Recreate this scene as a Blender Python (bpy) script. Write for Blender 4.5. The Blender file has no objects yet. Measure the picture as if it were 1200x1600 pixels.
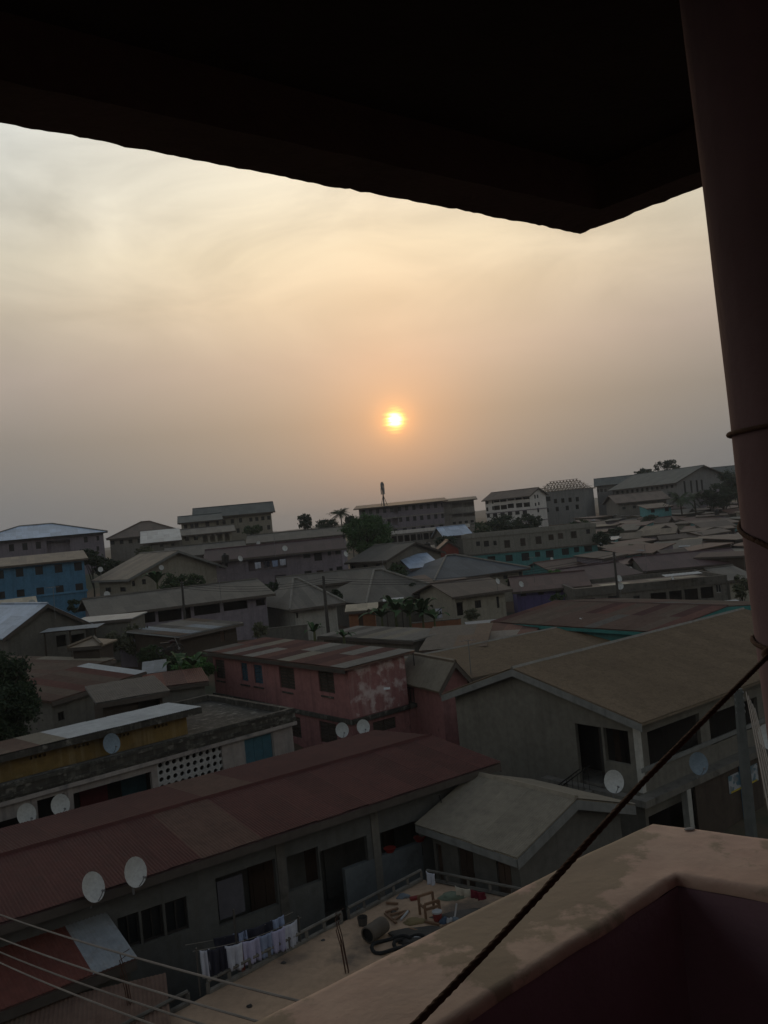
import bpy, bmesh, math, random
from mathutils import Vector, Matrix, noise
random.seed(7)
R = math.radians
scene = bpy.context.scene
COL = scene.collection

# ------------------------------------------------------------------ camera
F = 1340.0                      # focal length in pixels of the 1200x1600 photograph
ROLL, PITCH, CAMH = R(5.5), R(0.8), 13.0
cr, sr, cp, sp = math.cos(ROLL), math.sin(ROLL), math.cos(PITCH), math.sin(PITCH)
CAM = Vector((0, 0, CAMH))
cd = bpy.data.cameras.new('camera'); cam = bpy.data.objects.new('camera', cd); COL.objects.link(cam)
cd.sensor_fit = 'VERTICAL'; cd.sensor_height = 36; cd.lens = F / 1600 * 36
cd.clip_start = 0.05; cd.clip_end = 9000
rt, up, fw = Vector((cr, sr*sp, -sr*cp)), Vector((sr, -cr*sp, cr*cp)), Vector((0, cp, sp))
cam.matrix_world = Matrix(((rt.x, up.x, -fw.x, CAM.x), (rt.y, up.y, -fw.y, CAM.y), (rt.z, up.z, -fw.z, CAM.z), (0, 0, 0, 1)))
scene.camera = cam

def ray(px, py):
    u, v = (px-600)/F, (800-py)/F
    X, Z = u*cr+v*sr, -u*sr+v*cr
    return Vector((X, cp-Z*sp, sp+Z*cp))
def PD(px, py, D):
    r = ray(px, py); return CAM + r*(D/r.y)
def PZ(px, py, z):
    r = ray(px, py); return CAM + r*((z-CAMH)/r.z)

# ------------------------------------------------------------------ world, sun, exposure
SUND = ray(617, 656).normalized()
SUN_EL = math.asin(SUND.z); SUN_AZ = math.atan2(SUND.x, SUND.y)
W = bpy.data.worlds.new('World'); scene.world = W; W.use_nodes = True
def srgb(*c):
    return tuple(((x/255)/12.92 if x/255 <= .04045 else ((x/255+.055)/1.055)**2.4) for x in c)
def build_world():
    nt = W.node_tree; nt.nodes.clear()
    N = nt.nodes.new; Lk = nt.links.new
    def math_(op, a, b=None, c=None, clamp=False):
        m = N('ShaderNodeMath'); m.operation = op; m.use_clamp = clamp
        for i, v in enumerate((a, b, c)):
            if v is None: continue
            if isinstance(v, (int, float)): m.inputs[i].default_value = v
            else: Lk(v, m.inputs[i])
        return m.outputs[0]
    def mixc(kind, f, a, b):
        m = N('ShaderNodeMix'); m.data_type = 'RGBA'; m.blend_type = kind
        if isinstance(f, (int, float)): m.inputs[0].default_value = f
        else: Lk(f, m.inputs[0])
        for s, v in ((6, a), (7, b)):
            if isinstance(v, tuple): m.inputs[s].default_value = (*v, 1)
            else: Lk(v, m.inputs[s])
        return m.outputs[2]
    tc = N('ShaderNodeTexCoord')
    sep = N('ShaderNodeSeparateXYZ'); Lk(tc.outputs['Generated'], sep.inputs[0])
    el = math_('ARCSINE', math_('MINIMUM', math_('MAXIMUM', sep.outputs[2], -.999), .999))
    eldeg = math_('MULTIPLY', el, 180/math.pi)
    dot = N('ShaderNodeVectorMath'); dot.operation = 'DOT_PRODUCT'
    Lk(tc.outputs['Generated'], dot.inputs[0]); dot.inputs[1].default_value = SUND
    cosa = math_('MINIMUM', math_('MAXIMUM', dot.outputs['Value'], -.999999), .9999999)
    ang = math_('MULTIPLY', math_('ARCCOSINE', cosa), 180/math.pi)
    # haze-filtered evening sky: colour by height
    ramp = N('ShaderNodeValToRGB'); Lk(math_('DIVIDE', eldeg, 90., clamp=True), ramp.inputs[0])
    stops = [(0, (133, 127, 120)), (3.0, (144, 136, 126)), (7, (167, 151, 133)), (11, (203, 180, 157)), (15, (228, 205, 173)),
             (18, (241, 222, 189)), (22, (242, 230, 205)), (30, (232, 230, 218)), (40, (166, 171, 172)), (60, (94, 105, 121)), (90, (72, 86, 106))]
    e = ramp.color_ramp.elements
    while len(e) < len(stops): e.new(.5)
    for s, (d, c) in zip(e, stops): s.position = d/90; s.color = (*srgb(*c), 1)
    # azimuth: dimmer and cooler away from the sun
    hx = N('ShaderNodeVectorMath'); hx.operation = 'MULTIPLY'; Lk(tc.outputs['Generated'], hx.inputs[0]); hx.inputs[1].default_value = (1, 1, 0)
    hn = N('ShaderNodeVectorMath'); hn.operation = 'NORMALIZE'; Lk(hx.outputs[0], hn.inputs[0])
    hd = N('ShaderNodeVectorMath'); hd.operation = 'DOT_PRODUCT'; Lk(hn.outputs[0], hd.inputs[0])
    hd.inputs[1].default_value = Vector((SUND.x, SUND.y, 0)).normalized()
    az = math_('MULTIPLY', math_('ARCCOSINE', math_('MINIMUM', math_('MAXIMUM', hd.outputs['Value'], -.99999), .99999)), 180/math.pi)
    azr = N('ShaderNodeValToRGB'); Lk(math_('DIVIDE', az, 180.), azr.inputs[0])
    ae = azr.color_ramp.elements
    azs = [(0, (1.03, 1.0, .97)), (8, (1.0, 1.0, 1.0)), (24, (.70, .78, .91)), (50, (.60, .71, .88)), (180, (.42, .54, .72))]
    while len(ae) < len(azs): ae.new(.5)
    for s, (d, c) in zip(ae, azs): s.position = d/180; s.color = (*c, 1)
    azfade = math_('SUBTRACT', 1., math_('MULTIPLY', math_('DIVIDE', eldeg, 90., clamp=True), .7))
    base = mixc('MULTIPLY', azfade, ramp.outputs[0], azr.outputs[0])
    # thin streaky cloud
    mp = N('ShaderNodeMapping'); mp.inputs['Scale'].default_value = (3., 3., 8); mp.inputs['Rotation'].default_value = (0, R(12), 0); Lk(tc.outputs['Generated'], mp.inputs[0])
    nz = N('ShaderNodeTexNoise'); nz.inputs['Scale'].default_value = 1.6; nz.inputs['Detail'].default_value = 8; nz.inputs['Roughness'].default_value = .56
    nz.inputs['Distortion'].default_value = .7; Lk(mp.outputs[0], nz.inputs['Vector'])
    cl = math_('MULTIPLY', math_('SUBTRACT', nz.outputs[0], .5), .8)
    hi = N('ShaderNodeMapRange'); Lk(eldeg, hi.inputs[0]); hi.inputs[1].default_value = 6; hi.inputs[2].default_value = 20; hi.interpolation_type = 'SMOOTHSTEP'
    clf = math_('ADD', 1., math_('MULTIPLY', cl, hi.outputs[0]))
    base = mixc('MULTIPLY', 1., base, (1, 1, 1)); 
    sc_ = N('ShaderNodeVectorMath'); sc_.operation = 'SCALE'; Lk(base, sc_.inputs[0]); Lk(clf, sc_.inputs['Scale'])
    acc = sc_.outputs[0]
    # glow in the dusty air round the sun
    def add(colr, strength):
        nonlocal acc
        s = N('ShaderNodeVectorMath'); s.operation = 'SCALE'; s.inputs[0].default_value = colr; Lk(strength, s.inputs['Scale'])
        a = N('ShaderNodeVectorMath'); a.operation = 'ADD'; Lk(acc, a.inputs[0]); Lk(s.outputs[0], a.inputs[1]); acc = a.outputs[0]
    def gauss(w): return math_('EXPONENT', math_('MULTIPLY', math_('POWER', math_('DIVIDE', ang, w), 2.), -1.))
    def expo(w): return math_('EXPONENT', math_('DIVIDE', ang, -w))
    add((.19, .07, .012), gauss(4.8))
    add((.20, .06, .0), expo(2.2))
    add((.045, .010, .004), gauss(11.))
    # the disc, its rim broken by thin bands
    mp2 = N('ShaderNodeMapping'); mp2.inputs['Scale'].default_value = (30, 30, 420); Lk(tc.outputs['Generated'], mp2.inputs[0])
    n2 = N('ShaderNodeTexNoise'); n2.inputs['Scale'].default_value = 1.; n2.inputs['Detail'].default_value = 2; Lk(mp2.outputs[0], n2.inputs['Vector'])
    ang2 = math_('ADD', ang, math_('MULTIPLY', math_('SUBTRACT', n2.outputs[0], .5), .55))
    disc = N('ShaderNodeMapRange'); Lk(ang2, disc.inputs[0]); disc.interpolation_type = 'SMOOTHSTEP'
    for i, v in ((1, .98), (2, .34), (3, 0), (4, 1)): disc.inputs[i].default_value = v
    add((1.1, .55, .06), disc.outputs[0])
    add((.42, .15, .01), gauss(1.25))
    core = N('ShaderNodeMapRange'); Lk(ang2, core.inputs[0]); core.interpolation_type = 'SMOOTHSTEP'
    for i, v in ((1, .62), (2, .12), (3, 0), (4, 1)): core.inputs[i].default_value = v
    add((3., 2.4, 1.2), core.outputs[0])
    # physical sky underneath, seen through the dust
    sky = N('ShaderNodeTexSky'); sky.sky_type = 'NISHITA'; sky.sun_disc = False
    sky.sun_elevation = SUN_EL; sky.sun_rotation = SUN_AZ; sky.dust_density = 6; sky.air_density = 1.2
    s = N('ShaderNodeVectorMath'); s.operation = 'SCALE'; Lk(sky.outputs[0], s.inputs[0]); s.inputs['Scale'].default_value = .002
    a = N('ShaderNodeVectorMath'); a.operation = 'ADD'; Lk(acc, a.inputs[0]); Lk(s.outputs[0], a.inputs[1]); acc = a.outputs[0]
    bg = N('ShaderNodeBackground'); Lk(acc, bg.inputs[0]); bg.inputs[1].default_value = 1.0
    out = N('ShaderNodeOutputWorld'); Lk(bg.outputs[0], out.inputs[0])
build_world()
sd = bpy.data.lights.new('sun', 'SUN'); sd.energy = 0.12; sd.angle = R(3); sd.color = (1, .62, .32)
so = bpy.data.objects.new('sun', sd); COL.objects.link(so); so.rotation_euler = (-SUND).to_track_quat('-Z', 'Y').to_euler()
vs = scene.view_settings; vs.view_transform = 'Standard'; vs.look = 'None'; vs.exposure = 0; vs.gamma = 1; vs.use_curve_mapping = False
scene.cycles.use_denoising = True
scene.cycles.max_bounces = 5; scene.cycles.diffuse_bounces = 3; scene.cycles.glossy_bounces = 2
scene.cycles.volume_bounces = 0; scene.cycles.sample_clamp_indirect = 4

# ------------------------------------------------------------------ materials
MATS = {}
def _nodes(name):
    m = bpy.data.materials.new(name); m.use_nodes = True
    nt = m.node_tree; return m, nt, nt.nodes.new, nt.links.new, nt.nodes['Principled BSDF']
def surf(name, col, col2=None, stain=None, rough=.9, spec=.2, s1=.7, s2=4., amt=.6, streak=0., bump=0., bscale=25., sheets=False, rnd=.25, stain_lo=.55, stain_hi=.72, metallic=0., sscale=1.3):
    """weathered surface: base mottled towards col2, patches of stain, per-object tint"""
    if name in MATS: return MATS[name]
    m, nt, N, Lk, P = _nodes(name)
    col2 = col2 or tuple(c*.72 for c in col)
    tc = N('ShaderNodeTexCoord'); oi = N('ShaderNodeObjectInfo')
    off = N('ShaderNodeVectorMath'); off.operation = 'MULTIPLY_ADD'
    cmb = N('ShaderNodeCombineXYZ'); Lk(oi.outputs['Random'], cmb.inputs[0]); Lk(oi.outputs['Random'], cmb.inputs[1])
    Lk(cmb.outputs[0], off.inputs[0]); off.inputs[1].default_value = (37, 19, 0); Lk(tc.outputs['Object'], off.inputs[2])
    vec = off.outputs[0]
    def nz(scale, det=6, sc=(1, 1, 1)):
        n = N('ShaderNodeTexNoise'); n.inputs['Scale'].default_value = scale; n.inputs['Detail'].default_value = det; n.inputs['Roughness'].default_value = .62
        mp = N('ShaderNodeMapping'); mp.inputs['Scale'].default_value = sc; Lk(vec, mp.inputs[0]); Lk(mp.outputs[0], n.inputs['Vector'])
        return n.outputs[0]
    def rng(v, a, b, lo=0., hi=1.):
        r = N('ShaderNodeMapRange'); Lk(v, r.inputs[0]); r.inputs[1].default_value = a; r.inputs[2].default_value = b; r.inputs[3].default_value = lo; r.inputs[4].default_value = hi
        return r.outputs[0]
    def mix(f, a, b, kind='MIX'):
        x = N('ShaderNodeMix'); x.data_type = 'RGBA'; x.blend_type = kind
        if isinstance(f, (int, float)): x.inputs[0].default_value = f
        else: Lk(f, x.inputs[0])
        for s, v in ((6, a), (7, b)):
            if isinstance(v, tuple): x.inputs[s].default_value = (*v, 1)
            else: Lk(v, x.inputs[s])
        return x.outputs[2]
    c = mix(rng(nz(s1), .38, .64, 0, amt), col, col2)
    c = mix(rng(nz(s2, 8), .4, .66, 0, .35), c, tuple(x*.6 for x in col2))
    if streak:
        c = mix(rng(nz(1.0, 5, (3.2, 3.2, .22) if not sheets else (3.5, .25, .25)), .5, .7, 0, streak), c, stain or tuple(x*.4 for x in col))
    if stain:
        c = mix(rng(nz(sscale, 9), stain_lo, stain_hi, 0, .85), c, stain)
    if sheets:
        sx = N('ShaderNodeSeparateXYZ'); Lk(vec, sx.inputs[0])
        def fl(s, d):
            a = N('ShaderNodeMath'); a.operation = 'DIVIDE'; Lk(s, a.inputs[0]); a.inputs[1].default_value = d
            b = N('ShaderNodeMath'); b.operation = 'FLOOR'; Lk(a.outputs[0], b.inputs[0]); return b.outputs[0]
        cm = N('ShaderNodeCombineXYZ'); Lk(fl(sx.outputs[0], .9), cm.inputs[0]); Lk(fl(sx.outputs[1], 2.5), cm.inputs[1])
        wn = N('ShaderNodeTexWhiteNoise'); Lk(cm.outputs[0], wn.inputs[0])
        v = rng(wn.outputs[0], 0, 1, .78, 1.18)
        cc = N('ShaderNodeCombineColor'); [Lk(v, cc.inputs[i]) for i in range(3)]
        c = mix(1., c, cc.outputs[0], 'MULTIPLY')
    if rnd:
        v = rng(oi.outputs['Random'], 0, 1, 1-rnd, 1+rnd)
        cc = N('ShaderNodeCombineColor'); [Lk(v, cc.inputs[i]) for i in range(3)]
        c = mix(1., c, cc.outputs[0], 'MULTIPLY')
    Lk(c, P.inputs['Base Color'])
    P.inputs['Roughness'].default_value = rough; P.inputs['Specular IOR Level'].default_value = spec; P.inputs['Metallic'].default_value = metallic
    if bump:
        b = N('ShaderNodeBump'); b.inputs['Strength'].default_value = bump; b.inputs['Distance'].default_value = .02
        Lk(nz(bscale, 5), b.inputs['Height']); Lk(b.outputs[0], P.inputs['Normal'])
    MATS[name] = m; return m
def leafmat(name, col, col2):
    if name in MATS: return MATS[name]
    m, nt, N, Lk, P = _nodes(name)
    g = N('ShaderNodeNewGeometry'); x = N('ShaderNodeMix'); x.data_type = 'RGBA'
    Lk(g.outputs['Random Per Island'], x.inputs[0]); x.inputs[6].default_value = (*col, 1); x.inputs[7].default_value = (*col2, 1)
    Lk(x.outputs[2], P.inputs['Base Color']); P.inputs['Roughness'].default_value = .7; P.inputs['Specular IOR Level'].default_value = .15
    MATS[name] = m; return m
# walls
M = {}
def wallm(k, col, **kw):
    kw.setdefault('streak', .45); kw.setdefault('amt', .5); M[k] = surf('plaster_'+k, col, **kw)
wallm('blue', (.07, .175, .28)); wallm('mauve', (.195, .17, .195)); wallm('greybrown', (.19, .175, .155)); wallm('beige', (.22, .20, .16))
wallm('pale', (.32, .31, .28)); wallm('white', (.52, .49, .46), rnd=.08); wallm('purple', (.195, .165, .185)); wallm('violet', (.08, .065, .15)); wallm('tan', (.185, .175, .15), rnd=.1)
wallm('teal', (.065, .19, .19), rnd=.08); wallm('red', (.20, .055, .04)); wallm('redorange', (.22, .085, .06)); wallm('olive', (.135, .124, .104), rnd=.05, streak=.3, amt=.7, bump=.3)
wallm('grey', (.15, .15, .145)); wallm('concrete', (.12, .11, .095), stain=(.03, .028, .024)); wallm('block', (.11, .103, .09), rnd=.15); wallm('wood', (.045, .034, .026))
wallm('shedgrey', (.085, .09, .085)); wallm('cream', (.088, .087, .081), rnd=.05, bump=.3, stain=(.055, .05, .04), stain_lo=.6, stain_hi=.8); wallm('skyblue', (.08, .21, .22))
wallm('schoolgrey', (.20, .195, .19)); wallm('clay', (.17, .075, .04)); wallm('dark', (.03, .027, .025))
wallm('paleblue', (.13, .15, .165))
wallm('pink', (.25, .115, .11), col2=(.18, .08, .075), stain=(.05, .035, .032), stain_lo=.62, stain_hi=.72, sscale=1.1, rnd=0, bump=.3, streak=.4)
wallm('pinkflake', (.25, .115, .11), col2=(.18, .08, .075), stain=(.42, .34, .32), stain_lo=.5, stain_hi=.62, sscale=1.5, rnd=0, bump=.3, streak=.3)
wallm('yellow', (.17, .11, .035), col2=(.09, .06, .025), stain=(.22, .17, .10), stain_lo=.62, stain_hi=.75, rnd=0, bump=.3, streak=.75)
wallm('mossy', (.05, .046, .038), col2=(.022, .02, .017), stain=(.15, .14, .12), stain_lo=.56, stain_hi=.66, sscale=2.4, rnd=0, bump=.5, amt=.9)
wallm('oldwhite', (.26, .23, .21), col2=(.17, .14, .13), stain=(.07, .07, .075), stain_lo=.58, stain_hi=.7, rnd=0, bump=.3)
wallm('screenwhite', (.34, .33, .32), rnd=.06, streak=.2)
# roofs
def roofm(k, col, **kw):
    kw.setdefault('sheets', True); kw.setdefault('rough', .65); kw.setdefault('spec', .25); kw.setdefault('streak', .3); M['r_'+k] = surf('roof_'+k, col, **kw)
roofm('tan', (.15, .115, .08)); roofm('brown', (.10, .07, .052)); roofm('rust', (.10, .056, .042), stain=(.05, .028, .022)); roofm('maroon', (.062, .034, .034))
roofm('greybrown', (.105, .092, .075)); roofm('grey', (.115, .112, .105)); roofm('green', (.075, .082, .075)); roofm('lightblue', (.25, .31, .40), spec=.5, rough=.5)
roofm('tin', (.24, .25, .255), spec=.5, rough=.45, stain=(.12, .09, .07), stain_lo=.62, stain_hi=.75); roofm('slate', (.062, .07, .08)); roofm('cream', (.26, .225, .165)); roofm('rustred', (.08, .043, .037), stain=(.045, .026, .022))
roofm('white', (.50, .50, .49), rnd=.05, streak=.12)
# corrugated sheets (own geometry, so no painted sheet pattern)
def sheetm(k, col, **kw):
    kw.setdefault('rough', .75); kw.setdefault('spec', .10); kw.setdefault('streak', .35); kw.setdefault('rnd', .1); M[k] = surf('sheet_'+k, col, **kw)
sheetm('s_maroon', (.078, .029, .025), amt=.8, streak=.6, rnd=.09, stain=(.045, .022, .02), stain_lo=.62, stain_hi=.72, s2=9); sheetm('s_maroon_pale', (.092, .05, .038), rnd=.05)
sheetm('s_tan', (.155, .110, .070), amt=.6, streak=.45, rnd=.07, s2=8); sheetm('s_greytan', (.195, .168, .128), amt=.4, streak=.2, rnd=.06)
sheetm('s_rust', (.12, .055, .042), stain=(.06, .03, .024)); sheetm('s_rustdark', (.08, .036, .03)); sheetm('s_grey', (.19, .17, .145)); sheetm('s_greydark', (.115, .10, .085))
sheetm('s_white', (.42, .42, .41), streak=.1, rnd=.03); sheetm('s_redrust', (.115, .040, .030), stain=(.06, .025, .02)); sheetm('s_tin', (.25, .265, .275), stain=(.13, .09, .065), stain_lo=.62, stain_hi=.74)
sheetm('s_rustbrown', (.118, .074, .055), stain=(.07, .035, .025)); sheetm('s_bluegrey', (.085, .095, .105)); sheetm('s_brown', (.12, .085, .062))
M['glass'] = surf('dark_pane', (.010, .011, .012), rough=.35, spec=.3, amt=.3, rnd=.3)
M['shutter'] = surf('shutter', (.05, .038, .03), rnd=.3); M['shutterblue'] = surf('shutter_blue', (.03, .06, .085), rnd=.2); M['doorwood'] = surf('doorwood', (.055, .035, .025), rnd=.3)
M['bluedoor'] = surf('bluedoor', (.035, .085, .11), rnd=.05)
M['frame'] = surf('window_frame', (.028, .024, .022), rnd=.3); M['framewhite'] = surf('frame_white', (.22, .21, .20), rnd=.15)
M['ridge'] = surf('ridge_cap', (.20, .185, .16), rnd=.2, streak=.3); M['fascia'] = surf('fascia_board', (.075, .062, .052), rnd=.25, streak=.3); M['tealtrim'] = surf('teal_trim', (.04, .16, .15), rnd=.05)
M['fasciapale'] = surf('fascia_pale', (.16, .16, .15), rnd=.1, streak=.4)
M['metal'] = surf('dull_metal', (.12, .12, .12), rough=.5, spec=.5, rnd=.2); M['blackmetal'] = surf('black_metal', (.02, .018, .017), rough=.6)
M['dish'] = surf('dish_white', (.42, .42, .40), rough=.6, amt=.3, rnd=.12); M['dishgrey'] = surf('dish_grey', (.15, .19, .22), rough=.6, rnd=.1)
M['pole'] = surf('pole_wood', (.055, .05, .045), rnd=.15, streak=.3); M['wire'] = surf('wire', (.20, .175, .15), rnd=.1); M['wireblack'] = surf('wire_black', (.02, .02, .02))
M['bark'] = surf('bark', (.05, .04, .032), rnd=.2, streak=.4)
M['leaf'] = leafmat('leaf', (.016, .028, .012), (.045, .068, .026)); M['leafbright'] = leafmat('leaf_bright', (.03, .075, .018), (.08, .16, .045)); M['leafdry'] = leafmat('leaf_dry', (.045, .05, .03), (.10, .10, .06))
M['leafbig'] = leafmat('leaf_big', (.018, .042, .012), (.05, .095, .03)); M['leafdark'] = leafmat('leaf_dark', (.010, .018, .010), (.03, .045, .02)); M['palm'] = leafmat('palm_leaf', (.02, .035, .015), (.05, .07, .03)); M['banana'] = leafmat('banana_leaf', (.018, .042, .014), (.045, .085, .03))
M['balcony'] = surf('balcony_paint', (.34, .225, .27), col2=(.28, .18, .22), rnd=0, streak=.2, amt=.5, bump=.15, bscale=40)
M['pillar'] = surf('pillar_paint', (.23, .145, .15), col2=(.18, .11, .115), rnd=0, streak=.5, amt=.5, bump=.12, bscale=30)
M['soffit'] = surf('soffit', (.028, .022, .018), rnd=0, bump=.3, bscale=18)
M['lip'] = surf('slab_lip', (.085, .062, .05), rnd=0, bump=.6, bscale=22)
M['rope'] = surf('rope', (.10, .055, .036), rnd=0, s2=30)

# ------------------------------------------------------------------ helpers
def link(o, parent=None):
    COL.objects.link(o)
    if parent is not None: o.parent = parent
    return o
def meshobj(name, me, mat=None, parent=None, mw=None):
    o = bpy.data.objects.new(name, me)
    if mat is not None and not me.materials: me.materials.append(mat)
    link(o, parent)
    if mw is not None: o.matrix_local = mw
    return o
def obj(name, bm, mat, parent=None, smooth=False, mw=None, recalc=True):
    if recalc: bmesh.ops.recalc_face_normals(bm, faces=bm.faces)
    me = bpy.data.meshes.new(name); bm.to_mesh(me); bm.free()
    if smooth:
        for p in me.polygons: p.use_smooth = True
    return meshobj(name, me, mat, parent, mw)
def setmat(o, mat):
    """a copy that shares mesh data but wears its own material"""
    o.material_slots[0].link = 'OBJECT'; o.material_slots[0].material = mat
def thing(name, label, cat, loc=(0, 0, 0), rz=0, group=None):
    o = bpy.data.objects.new(name, None); link(o); o.location = loc; o.rotation_euler = (0, 0, rz); o.empty_display_size = .3
    return tag(o, label, cat, group)
def tag(o, label, cat, group=None):
    o['label'] = label; o['category'] = cat
    if group: o['group'] = group
    return o
def kind(o, k): o['kind'] = k; return o
def bx(bm, x0, x1, y0, y1, z0, z1):
    v = [bm.verts.new((x, y, z)) for z in (z0, z1) for y in (y0, y1) for x in (x0, x1)]
    for f in ((0, 2, 3, 1), (4, 5, 7, 6), (0, 1, 5, 4), (2, 6, 7, 3), (0, 4, 6, 2), (1, 3, 7, 5)): bm.faces.new([v[i] for i in f])
    return bm
def box(x0, x1, y0, y1, z0, z1): return bx(bmesh.new(), x0, x1, y0, y1, z0, z1)
def tube(bm, pts, r, n=6, r2=None, cap=True):
    pts = [Vector(p) for p in pts]; rings = []
    for i, p in enumerate(pts):
        d = (pts[min(i+1, len(pts)-1)] - pts[max(i-1, 0)]).normalized()
        a = d.cross(Vector((0, 0, 1)) if abs(d.z) < .95 else Vector((1, 0, 0))).normalized(); b = d.cross(a)
        rr = r if r2 is None else r + (r2-r)*i/(len(pts)-1)
        rings.append([bm.verts.new(p + (a*math.cos(t)+b*math.sin(t))*rr) for t in (2*math.pi*k/n for k in range(n))])
    for q, w in zip(rings, rings[1:]):
        for k in range(n): bm.faces.new((q[k], q[(k+1) % n], w[(k+1) % n], w[k]))
    if cap: bm.faces.new(rings[0]); bm.faces.new(rings[-1])
    return bm
def slab(bm, poly, th, up_=None):
    """polygon (list of 3D points, any plane) given thickness downwards"""
    top = [bm.verts.new(p) for p in poly]; bot = [bm.verts.new((p[0], p[1], p[2]-th)) for p in poly]
    bm.faces.new(top); bm.faces.new(bot[::-1]); n = len(poly)
    for i in range(n): bm.faces.new((top[i], bot[i], bot[(i+1) % n], top[(i+1) % n]))
    return bm
def facade(bm, o, ex, en, L, z0, z1, holes, t=.16):
    """a wall skin from o along ex, outward normal -en, with real openings and reveals"""
    xs = sorted({0, L, *[x for h in holes for x in h[:2]]}); zs = sorted({z0, z1, *[z for h in holes for z in h[2:4]]})
    P_ = lambda x, z, d=0: bm.verts.new((o[0]+ex[0]*x+en[0]*d, o[1]+ex[1]*x+en[1]*d, z))
    for a, b in zip(xs, xs[1:]):
        for c, d in zip(zs, zs[1:]):
            m, q = (a+b)/2, (c+d)/2
            if any(h[0] < m < h[1] and h[2] < q < h[3] for h in holes): continue
            bm.faces.new((P_(a, c), P_(b, c), P_(b, d), P_(a, d)))
    for h in holes:
        a, b, c, d = h[:4]
        for p, q in (((a, c), (b, c)), ((b, c), (b, d)), ((b, d), (a, d)), ((a, d), (a, c))):
            bm.faces.new((P_(*p), P_(*q), P_(*q, t), P_(*p, t)))
# shared unit meshes for windows and doors
def unit_frame():
    bm = bmesh.new(); w = .07
    for a in ((0, w, 0, 1), (1-w, 1, 0, 1), (w, 1-w, 0, w), (w, 1-w, 1-w, 1), (.47, .53, w, 1-w)): bx(bm, a[0], a[1], 0, .05, a[2], a[3])
    me = bpy.data.meshes.new('window'); bm.to_mesh(me); bm.free(); me.materials.append(M['frame']); return me
def unit_pane():
    bm = box(.03, .97, .05, .065, .03, .97); me = bpy.data.meshes.new('pane'); bm.to_mesh(me); bm.free(); me.materials.append(M['glass']); return me
def unit_door():
    bm = box(0, 1, 0, .05, 0, 1); bx(bm, .12, .45, -.02, 0, .1, .45); bx(bm, .55, .88, -.02, 0, .1, .45); bx(bm, .12, .45, -.02, 0, .55, .93); bx(bm, .55, .88, -.02, 0, .55, .93)
    me = bpy.data.meshes.new('door'); bm.to_mesh(me); bm.free(); me.materials.append(M['doorwood']); return me
def unit_shutter():
    bm = bmesh.new()
    for s in (0, .515):
        bx(bm, s, s+.04, 0, .05, 0, 1); bx(bm, s+.445, s+.485, 0, .05, 0, 1)
        for k in range(7): bx(bm, s+.04, s+.445, .01, .04, k/7+.01, (k+1)/7-.015)
    me = bpy.data.meshes.new('shutter'); bm.to_mesh(me); bm.free(); me.materials.append(M['shutter']); return me
def unit_arch():
    bm = bmesh.new(); n = 8     # spandrels that turn a square opening into an arch
    for s in (0, 1):
        for k in range(n//2):
            a0, a1 = math.pi/2*k/(n//2), math.pi/2*(k+1)/(n//2)
            f = lambda a: (.5+(.5*math.cos(a) if s else -.5*math.cos(a)), .55+.45*math.sin(a))
            p, q = f(a0), f(a1); e = 1.02 if s else -.02
            pts = [(p[0], p[1]), (q[0], q[1]), (q[0], 1.02), (e, 1.02), (e, p[1])] if k == n//2-1 else [(p[0], p[1]), (q[0], q[1]), (e, q[1]), (e, p[1])]
            fr = [bm.verts.new((x, 0, z)) for x, z in pts]; bk = [bm.verts.new((x, .12, z)) for x, z in pts]
            bm.faces.new(fr); bm.faces.new(bk[::-1])
            for i in range(len(pts)): bm.faces.new((fr[i], bk[i], bk[(i+1) % len(pts)], fr[(i+1) % len(pts)]))
    me = bpy.data.meshes.new('arch'); bm.to_mesh(me); bm.free(); me.materials.append(M['pale']); return me
U = dict(frame=unit_frame(), pane=unit_pane(), door=unit_door(), shutter=unit_shutter(), arch=unit_arch())
def opening(root, typ, mat4, w, h):
    """fill an opening; mat4 maps facade coordinates (x along, y inwards, z up) to the thing"""
    S_ = mat4 @ Matrix.Translation((0, .07, 0)) @ Matrix.Diagonal((w, 1, h, 1))
    if typ in 'wvn':
        o = meshobj('window', U['frame'], None, root, S_)
        if typ == 'v': setmat(o, M['framewhite'])
        meshobj('pane', U['pane'], None, o)
    elif typ in 'sb':
        o = meshobj('window', U['shutter'], None, root, S_)
        if typ == 'b': setmat(o, M['shutterblue'])
    elif typ == 'd': meshobj('door', U['door'], None, root, S_)
    elif typ == 'a': meshobj('arch', U['arch'], None, root, mat4 @ Matrix.Translation((0, -.01, 0)) @ Matrix.Diagonal((w, 1, h, 1)))
SHEETS = {}
def sheet_mesh(w, s):
    key = (round(w, 2), round(s, 2))
    if key in SHEETS: return SHEETS[key]
    bm = bmesh.new(); n = 22; a = .009
    va = []; 
    for i in range(n+1):
        z = a*(1 if i % 2 else -1); va.append((bm.verts.new((w*i/n, 0, z)), bm.verts.new((w*i/n, s, z))))
    for p, q in zip(va, va[1:]): bm.faces.new((p[0], q[0], q[1], p[1]))
    me = bpy.data.meshes.new('roof_sheet'); bm.to_mesh(me); bm.free(); me.materials.append(M['s_rust']); SHEETS[key] = me; return me
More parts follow.
